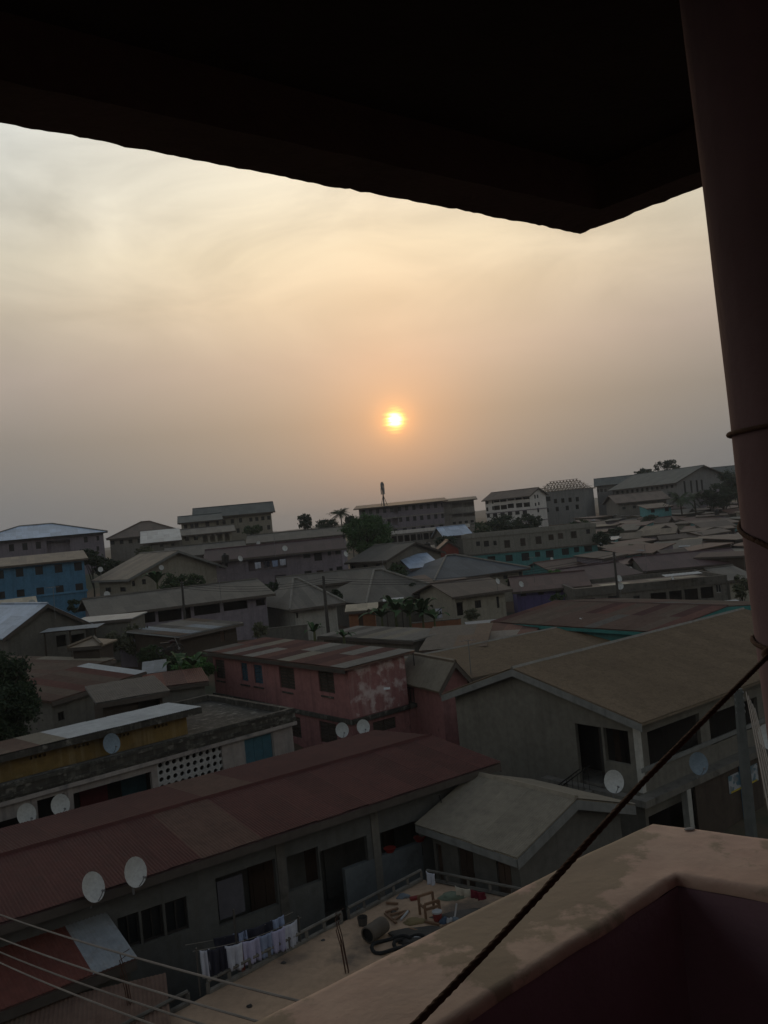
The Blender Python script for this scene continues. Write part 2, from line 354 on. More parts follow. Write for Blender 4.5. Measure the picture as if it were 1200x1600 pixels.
def lay_sheets(parent, p0, p1, q0, pal, width=.9, course=4.0, lift=.025, rng=None):
    """cover the slope p0-p1 (eave) to q0 (above p0) with overlapping corrugated sheets"""
    p0, p1, q0 = Vector(p0), Vector(p1), Vector(q0); rng = rng or random
    ex = (p1-p0); L = ex.length; ex /= L; es = (q0-p0); s = es.length; es /= s; en = ex.cross(es)
    n = max(1, round(L/width)); w = L/n; nc = max(1, math.ceil(s/course)); c = s/nc
    for j in range(nc):
        for i in range(n):
            me = sheet_mesh(w+.05, c+(.12 if j < nc-1 else .04))
            o = meshobj('roof_sheet', me, None, parent)
            p = p0 + ex*(i*w-.025) + es*(j*c-.03+rng.uniform(-.02, .02)) + en*(lift+.012*(nc-j)+.006*(i % 2))
            o.matrix_local = Matrix(((ex.x, es.x, en.x, p.x), (ex.y, es.y, en.y, p.y), (ex.z, es.z, en.z, p.z), (0, 0, 0, 1))) @ Matrix.Rotation(rng.uniform(-.004, .004), 4, 'Z')
            setmat(o, M[pal(i, j, n) if callable(pal) else rng.choice(pal)])

# ------------------------------------------------------------------ building kit
SPECS = []
def S(name, label, A, B, h, depth, wall, roof, roofc, rise=1., over=.4, holes=(), side=(), left=(), cat='house', **kw):
    """A, B: pixels of the wall top's two ends seen from the camera (A carries its distance); B's distance follows from the level unless given"""
    a = PD(*A) if len(A) == 3 else PZ(*A, kw['z'])
    if len(B) == 3 and B[2] == 0:                          # facade square to the line of sight
        rb, rm = ray(*B[:2]), ray((A[0]+B[0])/2, (A[1]+B[1])/2); rb.z = rm.z = 0
        b = rb*(Vector((a.x, a.y, 0)).dot(rm)/rb.dot(rm)); b.z = a.z
    elif len(B) == 3: b = PD(*B)
    else: b = PZ(B[0], B[1], a.z)
    b.z = a.z
    ex = (b-a); L = ex.length; ex.normalize(); ey = Vector((-ex.y, ex.x, 0))
    if roof in ('gable', 'shed', 'hip', 'gableY'):       # the pixels are the eave's ends: step in to the wall
        if roof == 'gableY': ix, iy, lift = over, kw.get('ox', over), over*rise/(L/2)
        else: ix, iy, lift = kw.get('ox', over), over, over*rise/(depth/2 if roof != 'shed' else depth)
        a = a+ex*ix+ey*iy; b = b-ex*ix+ey*iy; a.z += lift-.05; b.z = a.z; L -= 2*ix
    SPECS.append(dict(name=name, label=label, a=a, b=b, ex=ex, ey=ey, L=L, h=h, base=a.z-h, depth=depth, wall=wall, roof=roof, roofc=roofc, rise=rise, over=over, holes=holes, side=side, left=left, cat=cat, kw=kw))
    return SPECS[-1]
def row(x0, y0, x1, y1, n, w, h, t='w'):
    return [(x0+(x1-x0)*i/max(1, n-1)-w/2, y0+(y1-y0)*i/max(1, n-1)-h/2, x0+(x1-x0)*i/max(1, n-1)+w/2, y0+(y1-y0)*i/max(1, n-1)+h/2, t) for i in range(n)]
def at(s, px, py, plane='f', off=0.):
    """pixel to building coordinates on its front (f), right end (r) or left end (l)"""
    r = ray(px, py); o = s['a']; ex, ey = s['ex'], s['ey']; d = CAM-o
    if plane == 'f': t = (off-d.dot(ey))/r.dot(ey); return (d+r*t).dot(ex), CAMH+r.z*t-s['base']
    q = s['L']+off if plane == 'r' else off
    t = (q-d.dot(ex))/r.dot(ex); return (d+r*t).dot(ey), CAMH+r.z*t-s['base']
def rects(s, lst, plane, length):
    out = []
    for x0, y0, x1, y1, *t in lst:
        xm, ym = (x0+x1)/2, (y0+y1)/2
        u0 = at(s, x0, ym, plane)[0]; u1 = at(s, x1, ym, plane)[0]; z1 = at(s, xm, y0, plane)[1]; z0 = at(s, xm, y1, plane)[1]
        if u0 > u1: u0, u1 = u1, u0
        u0, u1 = max(u0, .12), min(u1, length-.12); z0, z1 = max(z0, .02), min(z1, s['h']-.08)
        if u1-u0 > .15 and z1-z0 > .15: out.append((u0, u1, z0, z1, t[0] if t else 'w'))
    return out
SKIRT = 2.5; TILT = random.Random(11)
def make(s):
    kw = s['kw']; L, h, d, rise, o = s['L'], s['h'], s['depth'], s['rise'], s['over']
    rz = math.atan2(s['ex'].y, s['ex'].x)
    root = thing(s['name'], s['label'], s['cat'], (s['a'].x, s['a'].y, s['base']), rz, kw.get('group'))
    s['root'] = root
    if s['cat'] == 'shack': root.rotation_euler = (R(TILT.uniform(-.9, .9)), R(TILT.uniform(-1.3, 1.3)), rz)      # nothing here was built level
    fh, rh, lh = rects(s, s['holes'], 'f', L), rects(s, s['side'], 'r', d), rects(s, s['left'], 'l', d)
    split = kw.get('split')          # height where the wall colour changes
    z0 = -SKIRT
    roof = s['roof']
    hb = h+rise if roof == 'shed' else h
    def walls(bm, za, zb, top):
        cut = lambda hs: [(a, b, max(c, za), min(e, zb)) for a, b, c, e, t in hs if min(e, zb)-max(c, za) > .1]
        facade(bm, (0, 0), (1, 0), (0, 1), L, za, zb, cut(fh))
        facade(bm, (L, 0), (0, 1), (-1, 0), d, za, zb, cut(rh))
        facade(bm, (0, 0), (0, 1), (1, 0), d, za, zb, cut(lh))
        facade(bm, (0, d), (1, 0), (0, -1), L, za, hb if top else zb, [])
        V = lambda *p: bm.verts.new(p)
        if top:
            if roof == 'gable':
                for x in (0, L): bm.faces.new((V(x, 0, h), V(x, d, h), V(x, d/2, h+rise)))
            if roof == 'gableY':
                ap = kw.get('apex', .5)
                for y in (0, d): bm.faces.new((V(0, y, h), V(L, y, h), V(L*ap, y, h+rise)))
            if roof == 'shed':
                for x in (0, L): bm.faces.new((V(x, 0, h), V(x, d, h), V(x, d, hb)))
    wm = M[s['wall']]
    if split:
        bm = bmesh.new(); walls(bm, z0, split, False); obj('lower_wall', bm, M[kw['lower']], root, recalc=False)
        bm = bmesh.new(); walls(bm, split, h, True); obj('upper_wall', bm, wm, root, recalc=False)
    else:
        bm = bmesh.new(); walls(bm, z0, h, True); obj('wall', bm, wm, root, recalc=False)
    for hs, m4 in ((fh, Matrix()), (rh, Matrix.Translation((L, 0, 0)) @ Matrix.Rotation(math.pi/2, 4, 'Z')), (lh, Matrix.Translation((0, 0, 0)) @ Matrix(((0, 1, 0, 0), (1, 0, 0, 0), (0, 0, 1, 0), (0, 0, 0, 1))))):
        for a, b, c, e, t in hs:
            if t not in 'ox': opening(root, t, m4 @ Matrix.Translation((a, 0, c)), b-a, e-c)
    # rooms behind open verandas
    if any(t in 'oa' for *_, t in fh) or kw.get('inner'):
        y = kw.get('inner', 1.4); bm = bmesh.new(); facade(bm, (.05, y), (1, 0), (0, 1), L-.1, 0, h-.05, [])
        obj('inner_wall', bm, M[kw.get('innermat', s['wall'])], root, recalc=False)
        fl = kw.get('floor', max(0, min([c for a, b, c, e, t in fh if t in 'oa'] + [9])-.15))
        obj('floor', box(.17, L-.17, .17, y, fl-.1, fl), M['concrete'], root)
    for zl in kw.get('ledge', ()):
        bm = box(-.12, L+.12, -.14, -.004, zl-.12, zl+.1); obj('ledge', bm, M[kw.get('ledgemat', s['wall'])], root)
        obj('ledge', box(L+.004, L+.14, .0, d, zl-.12, zl+.1), M[kw.get('ledgemat', s['wall'])], root)
    rm = M.get('r_'+s['roofc']) or M[s['roofc']]; th = .1; pal = kw.get('sheets'); ox = kw.get('ox', o)
    bm = bmesh.new(); ridge = None; slopes = []
    if roof == 'gable':
        t = rise/(d/2); ze = h-o*t; zr = h+rise
        slopes = [((-ox, -o, ze), (L+ox, -o, ze), (-ox, d/2, zr)), ((L+ox, d+o, ze), (-ox, d+o, ze), (L+ox, d/2, zr))]
        ridge = [((-ox, d/2, zr+.03), (L+ox, d/2, zr+.03))]
    elif roof == 'gableY':
        ap = kw.get('apex', .5); xl, xr = L*ap, L*(1-ap); zr = h+rise
        slopes = [((-o, d+ox, h-o*rise/xl), (-o, -ox, h-o*rise/xl), (xl, d+ox, zr)), ((L+o, -ox, h-o*rise/xr), (L+o, d+ox, h-o*rise/xr), (xl, -ox, zr))]
        ridge = [((xl, -ox, zr+.03), (xl, d+ox, zr+.03))]
    elif roof == 'shed':
        t = rise/d; slopes = [((-ox, -o, h-o*t), (L+ox, -o, h-o*t), (-ox, d+o, h+rise+o*t))]
    if slopes:
        for p0, p1, q0 in slopes:
            p0, p1, q0 = Vector(p0), Vector(p1), Vector(q0); q1 = p1+q0-p0
            slab(bm, [v+Vector((0, 0, th)) for v in (p0, p1, q1, q0)], th-.004)
    elif roof == 'hip':
        hx = kw.get('hip', min(d/2, L*.45)); t = rise/(d/2); ze = h-o*t+th; zr = h+rise+th; r0, r1 = (hx, d/2, zr), (L-hx, d/2, zr)
        c = [(-o, -o, ze), (L+o, -o, ze), (L+o, d+o, ze), (-o, d+o, ze)]
        for poly in ([c[0], c[1], r1, r0], [c[1], c[2], r1], [c[2], c[3], r0, r1], [c[3], c[0], r0]): slab(bm, poly, th-.004)
        ridge = [(r0, r1), (c[0], r0), (c[1], r1)]
    elif roof == 'flat':
        ph = rise; bx(bm, -.0, L, 0, d, h+.002, h+.12)
    ro = obj('roof', bm, rm, root)
    if roof == 'flat':
        bm = bmesh.new()
        for a in ((-.12, L+.12, -.12, .1), (-.12, L+.12, d-.1, d+.12), (-.12, .1, .1, d-.1), (L-.1, L+.12, .1, d-.1)): bx(bm, a[0], a[1], a[2], a[3], h-.25, h+rise)
        obj('parapet', bm, M[kw.get('parapet', s['wall'])], root)
    if roof == 'none': bpy.data.objects.remove(ro)
    if pal and slopes:
        for p0, p1, q0 in slopes: lay_sheets(ro, [p0[0], p0[1], p0[2]+th], [p1[0], p1[1], p1[2]+th], [q0[0], q0[1], q0[2]+th], pal, width=kw.get('sw', .9), course=kw.get('course', 4.2))
    if ridge and kw.get('cap', True):
        for p, q in ridge:
            p, q = Vector(p), Vector(q)
            if (q-p).length < .3: continue
            bm = bmesh.new(); tube(bm, [p+Vector((0, 0, .075)), q+Vector((0, 0, .075))], .11, 5)
            obj('ridge_cap', bm, M[kw['capmat']] if kw.get('capmat') else rm, ro if ro else root)
    fm = M[kw.get('fascia', 'fascia')]
    if roof in ('gable', 'shed'):
        obj('fascia', box(-ox, L+ox, -o-.035, -o-.004, h-o*rise/(d/2 if roof == 'gable' else d)-.14, h-o*rise/(d/2 if roof == 'gable' else d)+.07), fm, root)
    if roof in ('gable', 'gableY'):
        bm = bmesh.new()
        def brd(p, q, n):
            p, q, n = Vector(p), Vector(q), Vector(n)*.03; z = Vector((0, 0, .2))
            v = [bm.verts.new(k) for k in (p-z, q-z, q+Vector((0, 0, .07)), p+Vector((0, 0, .07)))]; w = [bm.verts.new(k.co+n) for k in v]
            bm.faces.new(v); bm.faces.new(w[::-1])
            for i in range(4): bm.faces.new((v[i], w[i], w[(i+1) % 4], v[(i+1) % 4]))
        if roof == 'gable':
            t = rise/(d/2); x = L+ox+.004
            brd((x, -o, h-o*t), (x, d/2, h+rise), (1, 0, 0)); brd((x, d+o, h-o*t), (x, d/2, h+rise), (1, 0, 0))
        else:
            ap = kw.get('apex', .5); y = -ox-.034
            brd((-o, y, h-o*rise/(L*ap)), (L*ap, y, h+rise), (0, 1, 0)); brd((L+o, y, h-o*rise/(L*(1-ap))), (L*ap, y, h+rise), (0, 1, 0))
        obj('barge_board', bm, fm, root)
    if roof == 'hip': obj('fascia', box(-o, L+o, -o-.03, -o-.004, h-o*rise/(d/2)-.12, h-o*rise/(d/2)+.09), fm, root)
    return root

# ------------------------------------------------------------------ the town: one line (or so) per building, far to near
r_ = row
# skyline
S('apartment_house', 'mauve two storey house under a pale blue metal hip roof', (-60, 851, 140), (168, 829, 0), 7, 18, 'mauve', 'hip', 'lightblue', rise=2.3, over=.7, hip=8, fascia='dark',
  holes=r_(18, 856, 60, 852, 3, 8, 11)+[(73, 844, 110, 864, 'o')]+r_(134, 843, 134, 843, 1, 6, 9)+r_(153, 841, 162, 840, 2, 4, 7)+r_(153, 857, 163, 856, 2, 4, 7), capmat='ridge')
S('hip_roofed_house', 'long low house with brown hip roof beside the pale blue roofed house', (166, 843, 165), (290, 832, 0), 4.2, 15, 'greybrown', 'hip', 'brown', rise=2.7, over=.6, hip=6,
  holes=r_(176, 848, 218, 845, 4, 6, 6))
S('apartment_house', 'grey three storey house with stepped green-grey roof above the arcade', (300, 811, 172), (430, 801, 0), 9.5, 10, 'beige', 'gable', 'green', rise=1.9, over=.8,
  holes=r_(350, 816, 376, 813, 3, 5, 7)+r_(392, 812, 420, 809, 4, 5, 6)+r_(372, 829, 420, 824, 5, 5, 7))
S('apartment_house', 'lower front wing with shallow green-grey gable joined to the three storey house', (277, 818, 166), (348, 811, 0), 8.5, 9, 'beige', 'gable', 'green', rise=1.2, over=.7, holes=r_(290, 823, 300, 822, 2, 5, 6)+r_(307, 821, 341, 817, 3, 6, 7))
S('arcade_house', 'low house with four arched porch openings and tan roof', (278, 838, 150), (368, 830, 0), 4.6, 8, 'beige', 'gable', 'greybrown', rise=1.0, over=.6,
  holes=r_(292, 842, 306, 841, 2, 6, 6)+r_(321, 842, 355, 839, 4, 8, 11, 'a'))
S('tin_roofed_shed', 'shed with a bright silver tin roof below the arcade', (219, 850, 138), (284, 843, 0), 3, 8, 'block', 'shed', 'tin', rise=1.9, holes=r_(235, 854, 270, 851, 3, 5, 4))
S('long_house', 'long plain house with grey-brown gable roof below the arcade', (256, 873, 118), (386, 858, 0), 3.6, 9, 'greybrown', 'gable', 'greybrown', rise=1.3, holes=r_(265, 880, 375, 867, 7, 6, 6))
S('terrace_block', 'big dark three storey block with the antenna mast on its roof', (552, 796, 200), (700, 781, 0), 14, 13, 'mauve', 'shed', 'brown', rise=.9, over=1.2,
  holes=r_(557, 802, 612, 797, 6, 5, 7)+r_(624, 795, 692, 789, 7, 5, 7)+[(614, 789, 622, 803, 'o')]+r_(560, 820, 608, 815, 5, 5, 8)+r_(626, 812, 692, 806, 7, 5, 7)+[(612, 808, 622, 821, 'o')]+r_(575, 835, 690, 822, 9, 6, 8),
  ledge=(8.6, 11.2, 5.6), ledgemat='greybrown', cat='building')
S('terrace_block', 'narrower three storey wing with balcony bands joined to the antenna block', (678, 786, 207.5), (746, 780, 0), 14, 11, 'greybrown', 'shed', 'greybrown', rise=.8, over=.9,
  holes=[(706, 786, 722, 793, 'o'), (724, 785, 742, 792, 'o'), (706, 801, 722, 808, 'o'), (724, 800, 742, 807, 'o')]+r_(710, 819, 738, 816, 4, 5, 7), ledge=(8.3, 5.6, 11.), cat='building')
S('row_building', 'grey two storey row with white beam and columns below the antenna block', (604, 834, 165), (683, 826, 0), 8, 9, 'greybrown', 'flat', 'concrete', rise=.3, parapet='white',
  holes=[(x, 838-(x-610)*.1, x+8, 848-(x-610)*.1, 'o') for x in (612, 622, 632, 642, 652, 662, 672)]+[(x, 855-(x-610)*.1, x+9, 866-(x-610)*.1, 'o') for x in (628, 640, 652, 664)], innermat='dark', cat='building')
S('row_building', 'brick red single storey row under the same pale beam', (685, 826, 160), (733, 820, 0), 4.2, 8, 'redorange', 'flat', 'concrete', rise=.3, parapet='white', holes=r_(690, 830, 728, 826, 5, 5, 8), cat='building')
S('tin_roofed_shed', 'small house with pale blue tin roof in front of the red row', (692, 839, 150), (739, 834, 151), 3.2, 8, 'block', 'gable', 'lightblue', rise=1.5)
S('white_school', 'white three storey block with brown roof and rows of dark windows', (752, 783, 231), (828, 773, 222), 10, 9, 'white', 'gable', 'brown', rise=1.7, over=.9, ox=.6,
  holes=r_(760, 785, 760, 785, 1, 6, 6, 'o')+[(768, 781, 771, 787, 'w')]+[(x-5, y-4, x+5, y+3, 'o') for x, y in ((775, 782), (786, 781), (798, 779), (810, 778), (822, 777))]+r_(760, 796, 760, 796, 1, 6, 6)+[(769, 791, 772, 797, 'w')]+[(x-5, y-4, x+5, y+3, 'o') for x, y in ((776, 794), (787, 793), (798, 791), (811, 790), (823, 789))]+r_(762, 806, 820, 800, 6, 7, 6),
  side=r_(836, 776, 840, 775, 2, 2.4, 6)+r_(837, 788, 842, 787, 2, 2.4, 5)+r_(841, 797, 841, 797, 1, 3, 7), ledge=(3.2, 6.2), ledgemat='purple', innermat='dark', cat='building')
con = S('unfinished_building', 'unfinished grey block with bare timber roof trusses', (836, 771, 242), (912, 763, 236), 9, 12, 'grey', 'none', 'grey', rise=3,
  holes=r_(868, 783, 902, 780, 4, 5, 7, 'o')+r_(855, 797, 902, 792, 4, 5, 7, 'o')+[(853, 776, 860, 783, 'o')], innermat='dark', cat='building')
S('church_hall', 'large hall with steep dark roof and buttressed gable end', (949, 767, 240), (1056, 755, 214), 9.5, 17, 'schoolgrey', 'gable', 'green', rise=3.4, over=1., ox=.9,
  holes=r_(957, 771, 1050, 760, 13, 4, 5)+r_(966, 783, 1046, 774, 9, 4, 5), side=[(x-1.5, y-10, x+1.5, y+13, 'w') for x, y in ((1070, 760), (1080, 757), (1089, 756), (1097, 758))], cat='building')
S('church_hall', 'lower wing with shallow dark roof joined to the big hall', (928, 760, 247), (992, 754, 0), 9, 9, 'schoolgrey', 'gable', 'green', rise=1.9, over=.7, holes=r_(934, 767, 946, 766, 3, 4, 5))
S('long_house', 'low house with wide brown roof in front of the big hall', (962, 787, 200), (1048, 778, 200), 3.6, 11, 'greybrown', 'gable', 'brown', rise=1.8, over=.8, holes=r_(975, 794, 1040, 787, 5, 5, 4))
S('small_house', 'little turquoise house in front of the big hall', (1010, 795, 188), (1052, 791, 188), 3.4, 6, 'skyblue', 'shed', 'brown', rise=.8, holes=r_(1020, 798, 1042, 796, 2, 6, 6))
S('small_house', 'pale flat topped house beside the big hall', (1103, 768, 215), (1126, 766, 216), 5, 7, 'mauve', 'flat', 'grey', rise=.3, holes=r_(1109, 773, 1120, 772, 2, 4, 5))
S('long_house', 'house with slate green roof beyond the hall by the trees', (1106, 745, 300), (1170, 738, 300), 6, 12, 'greybrown', 'gable', 'green', rise=3)
# second rank
S('blue_house', 'bright blue two storey house with shuttered windows and tan roof', (-40, 890, 98), (138, 872, 0), 7.4, 8, 'blue', 'shed', 'tan', rise=.9, over=.5,
  holes=r_(0, 898, 122, 885, 5, 12, 13)+r_(2, 931, 124, 918, 5, 12, 13), ledge=(3.6,), cap=False)
S('gabled_house', 'beige bungalow with brown roof and pale gable beside the blue house', (142, 908, 104), (200, 911, 97), 3.8, 12, 'beige', 'gable', 'tan', rise=2.4, over=.7, capmat='ridge', fascia='fasciapale',
  holes=r_(146, 922, 192, 921, 3, 9, 7), side=r_(208, 912, 225, 909, 2, 6, 8))
S('terrace_house', 'mauve two storey house with grey-brown roof behind the maroon roofed one', (384, 850, 138), (546, 831, 0), 6.5, 9, 'mauve', 'gable', 'greybrown', rise=1.1, over=.7, holes=r_(394, 855, 526, 839, 8, 7, 8))
S('terrace_house', 'purple-grey two storey house with maroon roof and washing on its balcony', (317, 879, 105), (541, 852, 0), 7, 8, 'purple', 'gable', 'maroon', rise=1.2, over=.6,
  holes=[(388, 874, 448, 890, 'o')]+[(342, 881, 347, 887, 'w'), (352, 880, 356, 886, 'w')]+[(474, 865, 485, 872, 'w'), (491, 864, 503, 876, 'w'), (512, 861, 517, 868, 'w'), (524, 859, 532, 866, 'w'), (476, 892, 487, 899, 'w'), (495, 891, 506, 903, 'd'), (515, 888, 520, 895, 'w'), (526, 885, 536, 892, 'w'), (430, 898, 448, 912, 'o')], ledge=(3.4,))
S('terrace_block', 'long block, tan upper floor above a turquoise ground floor', (722, 840, 136), (930, 819, 0), 9, 9, 'tan', 'flat', 'concrete', rise=.35, split=6.1, lower='teal', ledge=(6.1,), ledgemat='concrete', cat='building',
  holes=[(744, 846, 750, 853, 'w'), (756, 845, 764, 854, 'w'), (771, 845, 776, 852, 'w'), (788, 844, 797, 856, 's'), (813, 841, 821, 853, 's'), (837, 838, 846, 850, 's'), (857, 835, 865, 844, 's'), (872, 833, 880, 842, 's'), (892, 830, 901, 841, 's'), (916, 827, 922, 834, 'w'),
   (762, 869, 774, 879, 'w'), (790, 867, 801, 877, 'w'), (815, 864, 827, 876, 'w'), (836, 862, 844, 870, 'w'), (853, 860, 865, 871, 'w'), (878, 857, 889, 867, 'w'), (897, 855, 905, 863, 'w'), (913, 852, 925, 862, 'w')])
S('small_house', 'little brick red gable fronted house by the tan and turquoise block', (684, 859, 126), (719, 857, 126), 3.6, 6, 'red', 'gableY', 'rust', rise=1.0, over=.25)
S('bungalow', 'bungalow with blue-grey slate hip roof below the tan and turquoise block', (678, 909, 98), (829, 888), 3.6, 12, 'beige', 'hip', 'slate', rise=2.1, over=.7, capmat='ridge', holes=r_(700, 915, 790, 902, 4, 7, 6)+[(811, 893, 820, 903, 'w')])
S('gabled_house', 'grey gabled house beneath the big round tree', (538, 880, 112), (604, 876, 107), 4.2, 11, 'olive', 'gable', 'greybrown', rise=1.7, over=.5, holes=r_(552, 887, 590, 884, 3, 7, 6), side=r_(614, 882, 620, 881, 2, 3, 7)+[(637, 874, 644, 886, 'd')])
S('tin_shed', 'low open shed with grey roof next to the red gable house', (650, 868, 120), (684, 864, 120), 3, 6, 'concrete', 'shed', 'greybrown', rise=.9, holes=[(656, 871, 664, 880, 'd')])
S('small_house', 'mauve lean-to with a pale blue tin roof', (640, 889, 106), (690, 886, 107), 3, 5, 'purple', 'shed', 'lightblue', rise=1.3)
S('long_house', 'long house with weathered brown roof behind the two hip roofs', (436, 921, 97), (612, 902), 3.2, 8, 'greybrown', 'gable', 'greybrown', rise=1.0)
S('bungalow', 'grey hip roofed bungalow with whitewashed wall next to the leaning pole', (453, 954, 80), (540, 942), 3.3, 10, 'pale', 'hip', 'greybrown', rise=2.2, over=.7, capmat='ridge', holes=[(459, 958, 466, 966, 'w'), (530, 949, 537, 968, 'd')])
S('bungalow', 'grey-brown hip roofed bungalow behind the banana plants', (572, 944, 87), (705, 924), 3.4, 11, 'olive', 'hip', 'greybrown', rise=2.5, over=.7, capmat='ridge', holes=r_(590, 951, 690, 936, 5, 6, 8))
S('small_house', 'house with reddish roof edge behind the slate hip roof', (690, 918, 94), (754, 908), 3.1, 7, 'olive', 'shed', 'rust', rise=.9, holes=r_(700, 922, 740, 917, 2, 6, 7))
S('small_house', 'beige house with shallow brown roof beside the violet house', (706, 934, 82), (801, 921), 3.6, 8, 'beige', 'gable', 'brown', rise=1., over=.6, holes=[(712, 941, 724, 962, 'o'), (742, 938, 752, 950, 'w'), (776, 932, 780, 950, 'w')], innermat='dark')
S('small_house', 'turquoise house with rusty brown roof below the long tan block', (860, 893, 116), (1013, 874), 4, 8, 'teal', 'gable', 'rust', rise=1., over=.4, holes=[(905, 890, 922, 897, 'w'), (938, 886, 952, 893, 'w'), (972, 879, 985, 890, 'w')], side=[(1018, 880, 1024, 888, 'w')])
S('small_house', 'violet walled house with rusty gable roof', (800, 926, 90), (925, 915), 3.3, 8, 'violet', 'gable', 'rustred', rise=1.1, over=.5, holes=r_(818, 929, 900, 922, 4, 9, 5))
S('small_house', 'maroon roofed house behind the long veranda house', (905, 909, 100), (1005, 896), 3.4, 9, 'concrete', 'gable', 'maroon', rise=1.2)
S('small_house', 'maroon roofed house beyond the veranda house by the pink pillar', (1005, 893, 108), (1168, 878), 3.6, 10, 'concrete', 'gable', 'maroon', rise=1.4, holes=r_(1030, 899, 1150, 886, 5, 7, 6))
ver = S('veranda_house', 'long low concrete house with white veranda columns and flat patched roof', (899, 929, 84), (1134, 907), 3.5, 9, 'concrete', 'flat', 'brown', rise=.55, parapet='concrete',
  holes=[(912, 935, 930, 940, 'w'), (950, 931, 966, 939, 'w'), (990, 931, 1000, 943, 'w'), (1017, 926, 1042, 944, 'o'), (1046, 923, 1066, 941, 'o'), (1070, 920, 1091, 938, 'o'), (1095, 917, 1115, 935, 'o'), (1119, 913, 1127, 926, 'v')], innermat='dark')
S('small_house', 'pale greenish house wall beside the veranda house', (1138, 908, 88), (1185, 902), 4, 7, 'beige', 'gable', 'greybrown', rise=1.)
S('small_house', 'turquoise walled house at the end of the shanty rows', (1138, 846, 150), (1185, 841, 150), 3.8, 8, 'skyblue', 'gable', 'maroon', rise=1.1)
rus = S('long_house', 'turquoise house under a big streaked rusty roof', (766, 973, 61), (1032, 990), 3.7, 12, 'teal', 'gable', 'rust', rise=.6, over=.45, fascia='tealtrim', sheets=['s_rustbrown']*5+['s_rust']+['s_brown']*3+['s_greydark', 's_rustdark'], sw=1.0, course=3.6)
# middle left
S('compound_house', 'long compound house with veranda posts and weathered brown roof', (141, 965, 74), (430, 928), 3.8, 9, 'mauve', 'gable', 'greybrown', rise=1.15, over=.7, inner=1.5, innermat='dark',
  holes=[(190, 958, 243, 975, 'o'), (247, 951, 284, 970, 'o'), (288, 947, 299, 982, 'o'), (303, 945, 344, 960, 'o'), (349, 937, 387, 953, 'o'), (400, 936, 418, 946, 'o')])
S('tin_shack', 'shack with pale tin gable roof and turquoise front board', (4, 998, 62.5), (147, 978, 67.5), 3.2, 8, 'block', 'gableY', 'lightblue', rise=1.8, over=.5, holes=[(88, 992, 104, 1010, 'o'), (110, 990, 140, 1008, 'o')], innermat='dark', cat='shack')
S('cream_roofed_house', 'house with a bright cream roof in front of the blue house', (-30, 966, 80), (62, 955, 0), 3, 7, 'block', 'shed', 'cream', rise=1.0, holes=[(0, 972, 9, 990, 'w')])
S('barn', 'big low house with patched brown roof beside the dark tree', (46, 1074, 47), (181, 1031), 3.3, 9.5, 'shedgrey', 'shed', 'brown', rise=.7, over=.35, sheets=['s_brown']*4+['s_rustbrown']*3+['s_greytan'], sw=1.1, course=3.4)
S('block_shack', 'concrete block shack with rusty roof and two white roof sheets', (80, 1098, 42), (228, 1051), 3.2, 3.4, 'block', 'shed', 'rust', rise=.45, over=.3, sheets=lambda i, j, n: 's_white' if i in (6, 8) and j == 0 else ('s_rustbrown', 's_brown', 's_rust')[i % 3], sw=1.05, course=9, holes=[(90, 1112, 100, 1126, 'w')], cat='shack')
S('lean_to_shack', 'dark lean-to with a single flat grey tin roof', (150, 1101, 38), (265, 1081), 2.6, 2.8, 'wood', 'shed', 'grey', rise=.25, over=.3, sheets=['s_greydark', 's_grey', 's_greydark'], sw=1.0, course=9, holes=[(216, 1092, 250, 1110, 'o')], innermat='shedgrey', cat='shack')
S('tin_shack', 'tiny shack with a shining blue-white tin sheet roof', (222, 1056, 51), (260, 1051), 2.4, 2.2, 'block', 'shed', 'lightblue', rise=.35, over=.2, sheets=['s_tin'], sw=.9, cat='shack')
S('tin_shack', 'low shack with dark rust red roof beside the pink house', (225, 1079, 45), (326, 1074, 46), 2.5, 3.6, 'block', 'shed', 'rustred', rise=.15, over=.2, sheets=['s_rust', 's_rustdark', 's_redrust'], sw=1., cat='shack')
S('wooden_shack', 'plank shack with mixed grey and brown tin roof above the pink house', (281, 996, 60), (381, 975), 2.7, 5, 'wood', 'shed', 'tin', rise=.4, over=.4, sheets=['s_brown', 's_tin', 's_grey', 's_greydark'], sw=1.05, holes=[(345, 985, 352, 1003, 'd')], cat='shack')
S('market_stall', 'tiny shack with a low brown roof below the tin shack', (105, 1014, 55), (158, 1009), 1.5, 2.6, 'wood', 'hip', 'tan', rise=.3, over=.25, cat='shack')
S('tin_shed', 'shed with a pale flat tin strip roof beside the compound house', (104, 976, 69), (206, 967), 3.0, 3, 'block', 'shed', 'tin', rise=.15, over=.2)
S('long_shed', 'shed with a long plain grey roof behind the pink house', (496, 995, 62), (646, 1003), 2.8, 3.2, 'concrete', 'shed', 'grey', rise=.12, over=.3, sheets=['s_grey', 's_greydark', 's_grey', 's_greytan'], sw=1.05)
S('rusty_shed', 'low shed with ribbed grey and rust roof beside the pink house', (655, 1019, 52), (760, 1012), 2.6, 6, 'concrete', 'shed', 'rust', rise=.5, over=.3, sheets=['s_greydark', 's_brown', 's_greydark'], sw=1.0, holes=[(660, 1024, 668, 1034, 'w')])
S('rusty_shed', 'low shed with rust striped roof in front of the turquoise house', (745, 1005, 55), (830, 1001), 2.6, 5, 'teal', 'shed', 'rust', rise=.4, over=.3, sheets=['s_rust', 's_grey', 's_rustdark'], sw=1.0)
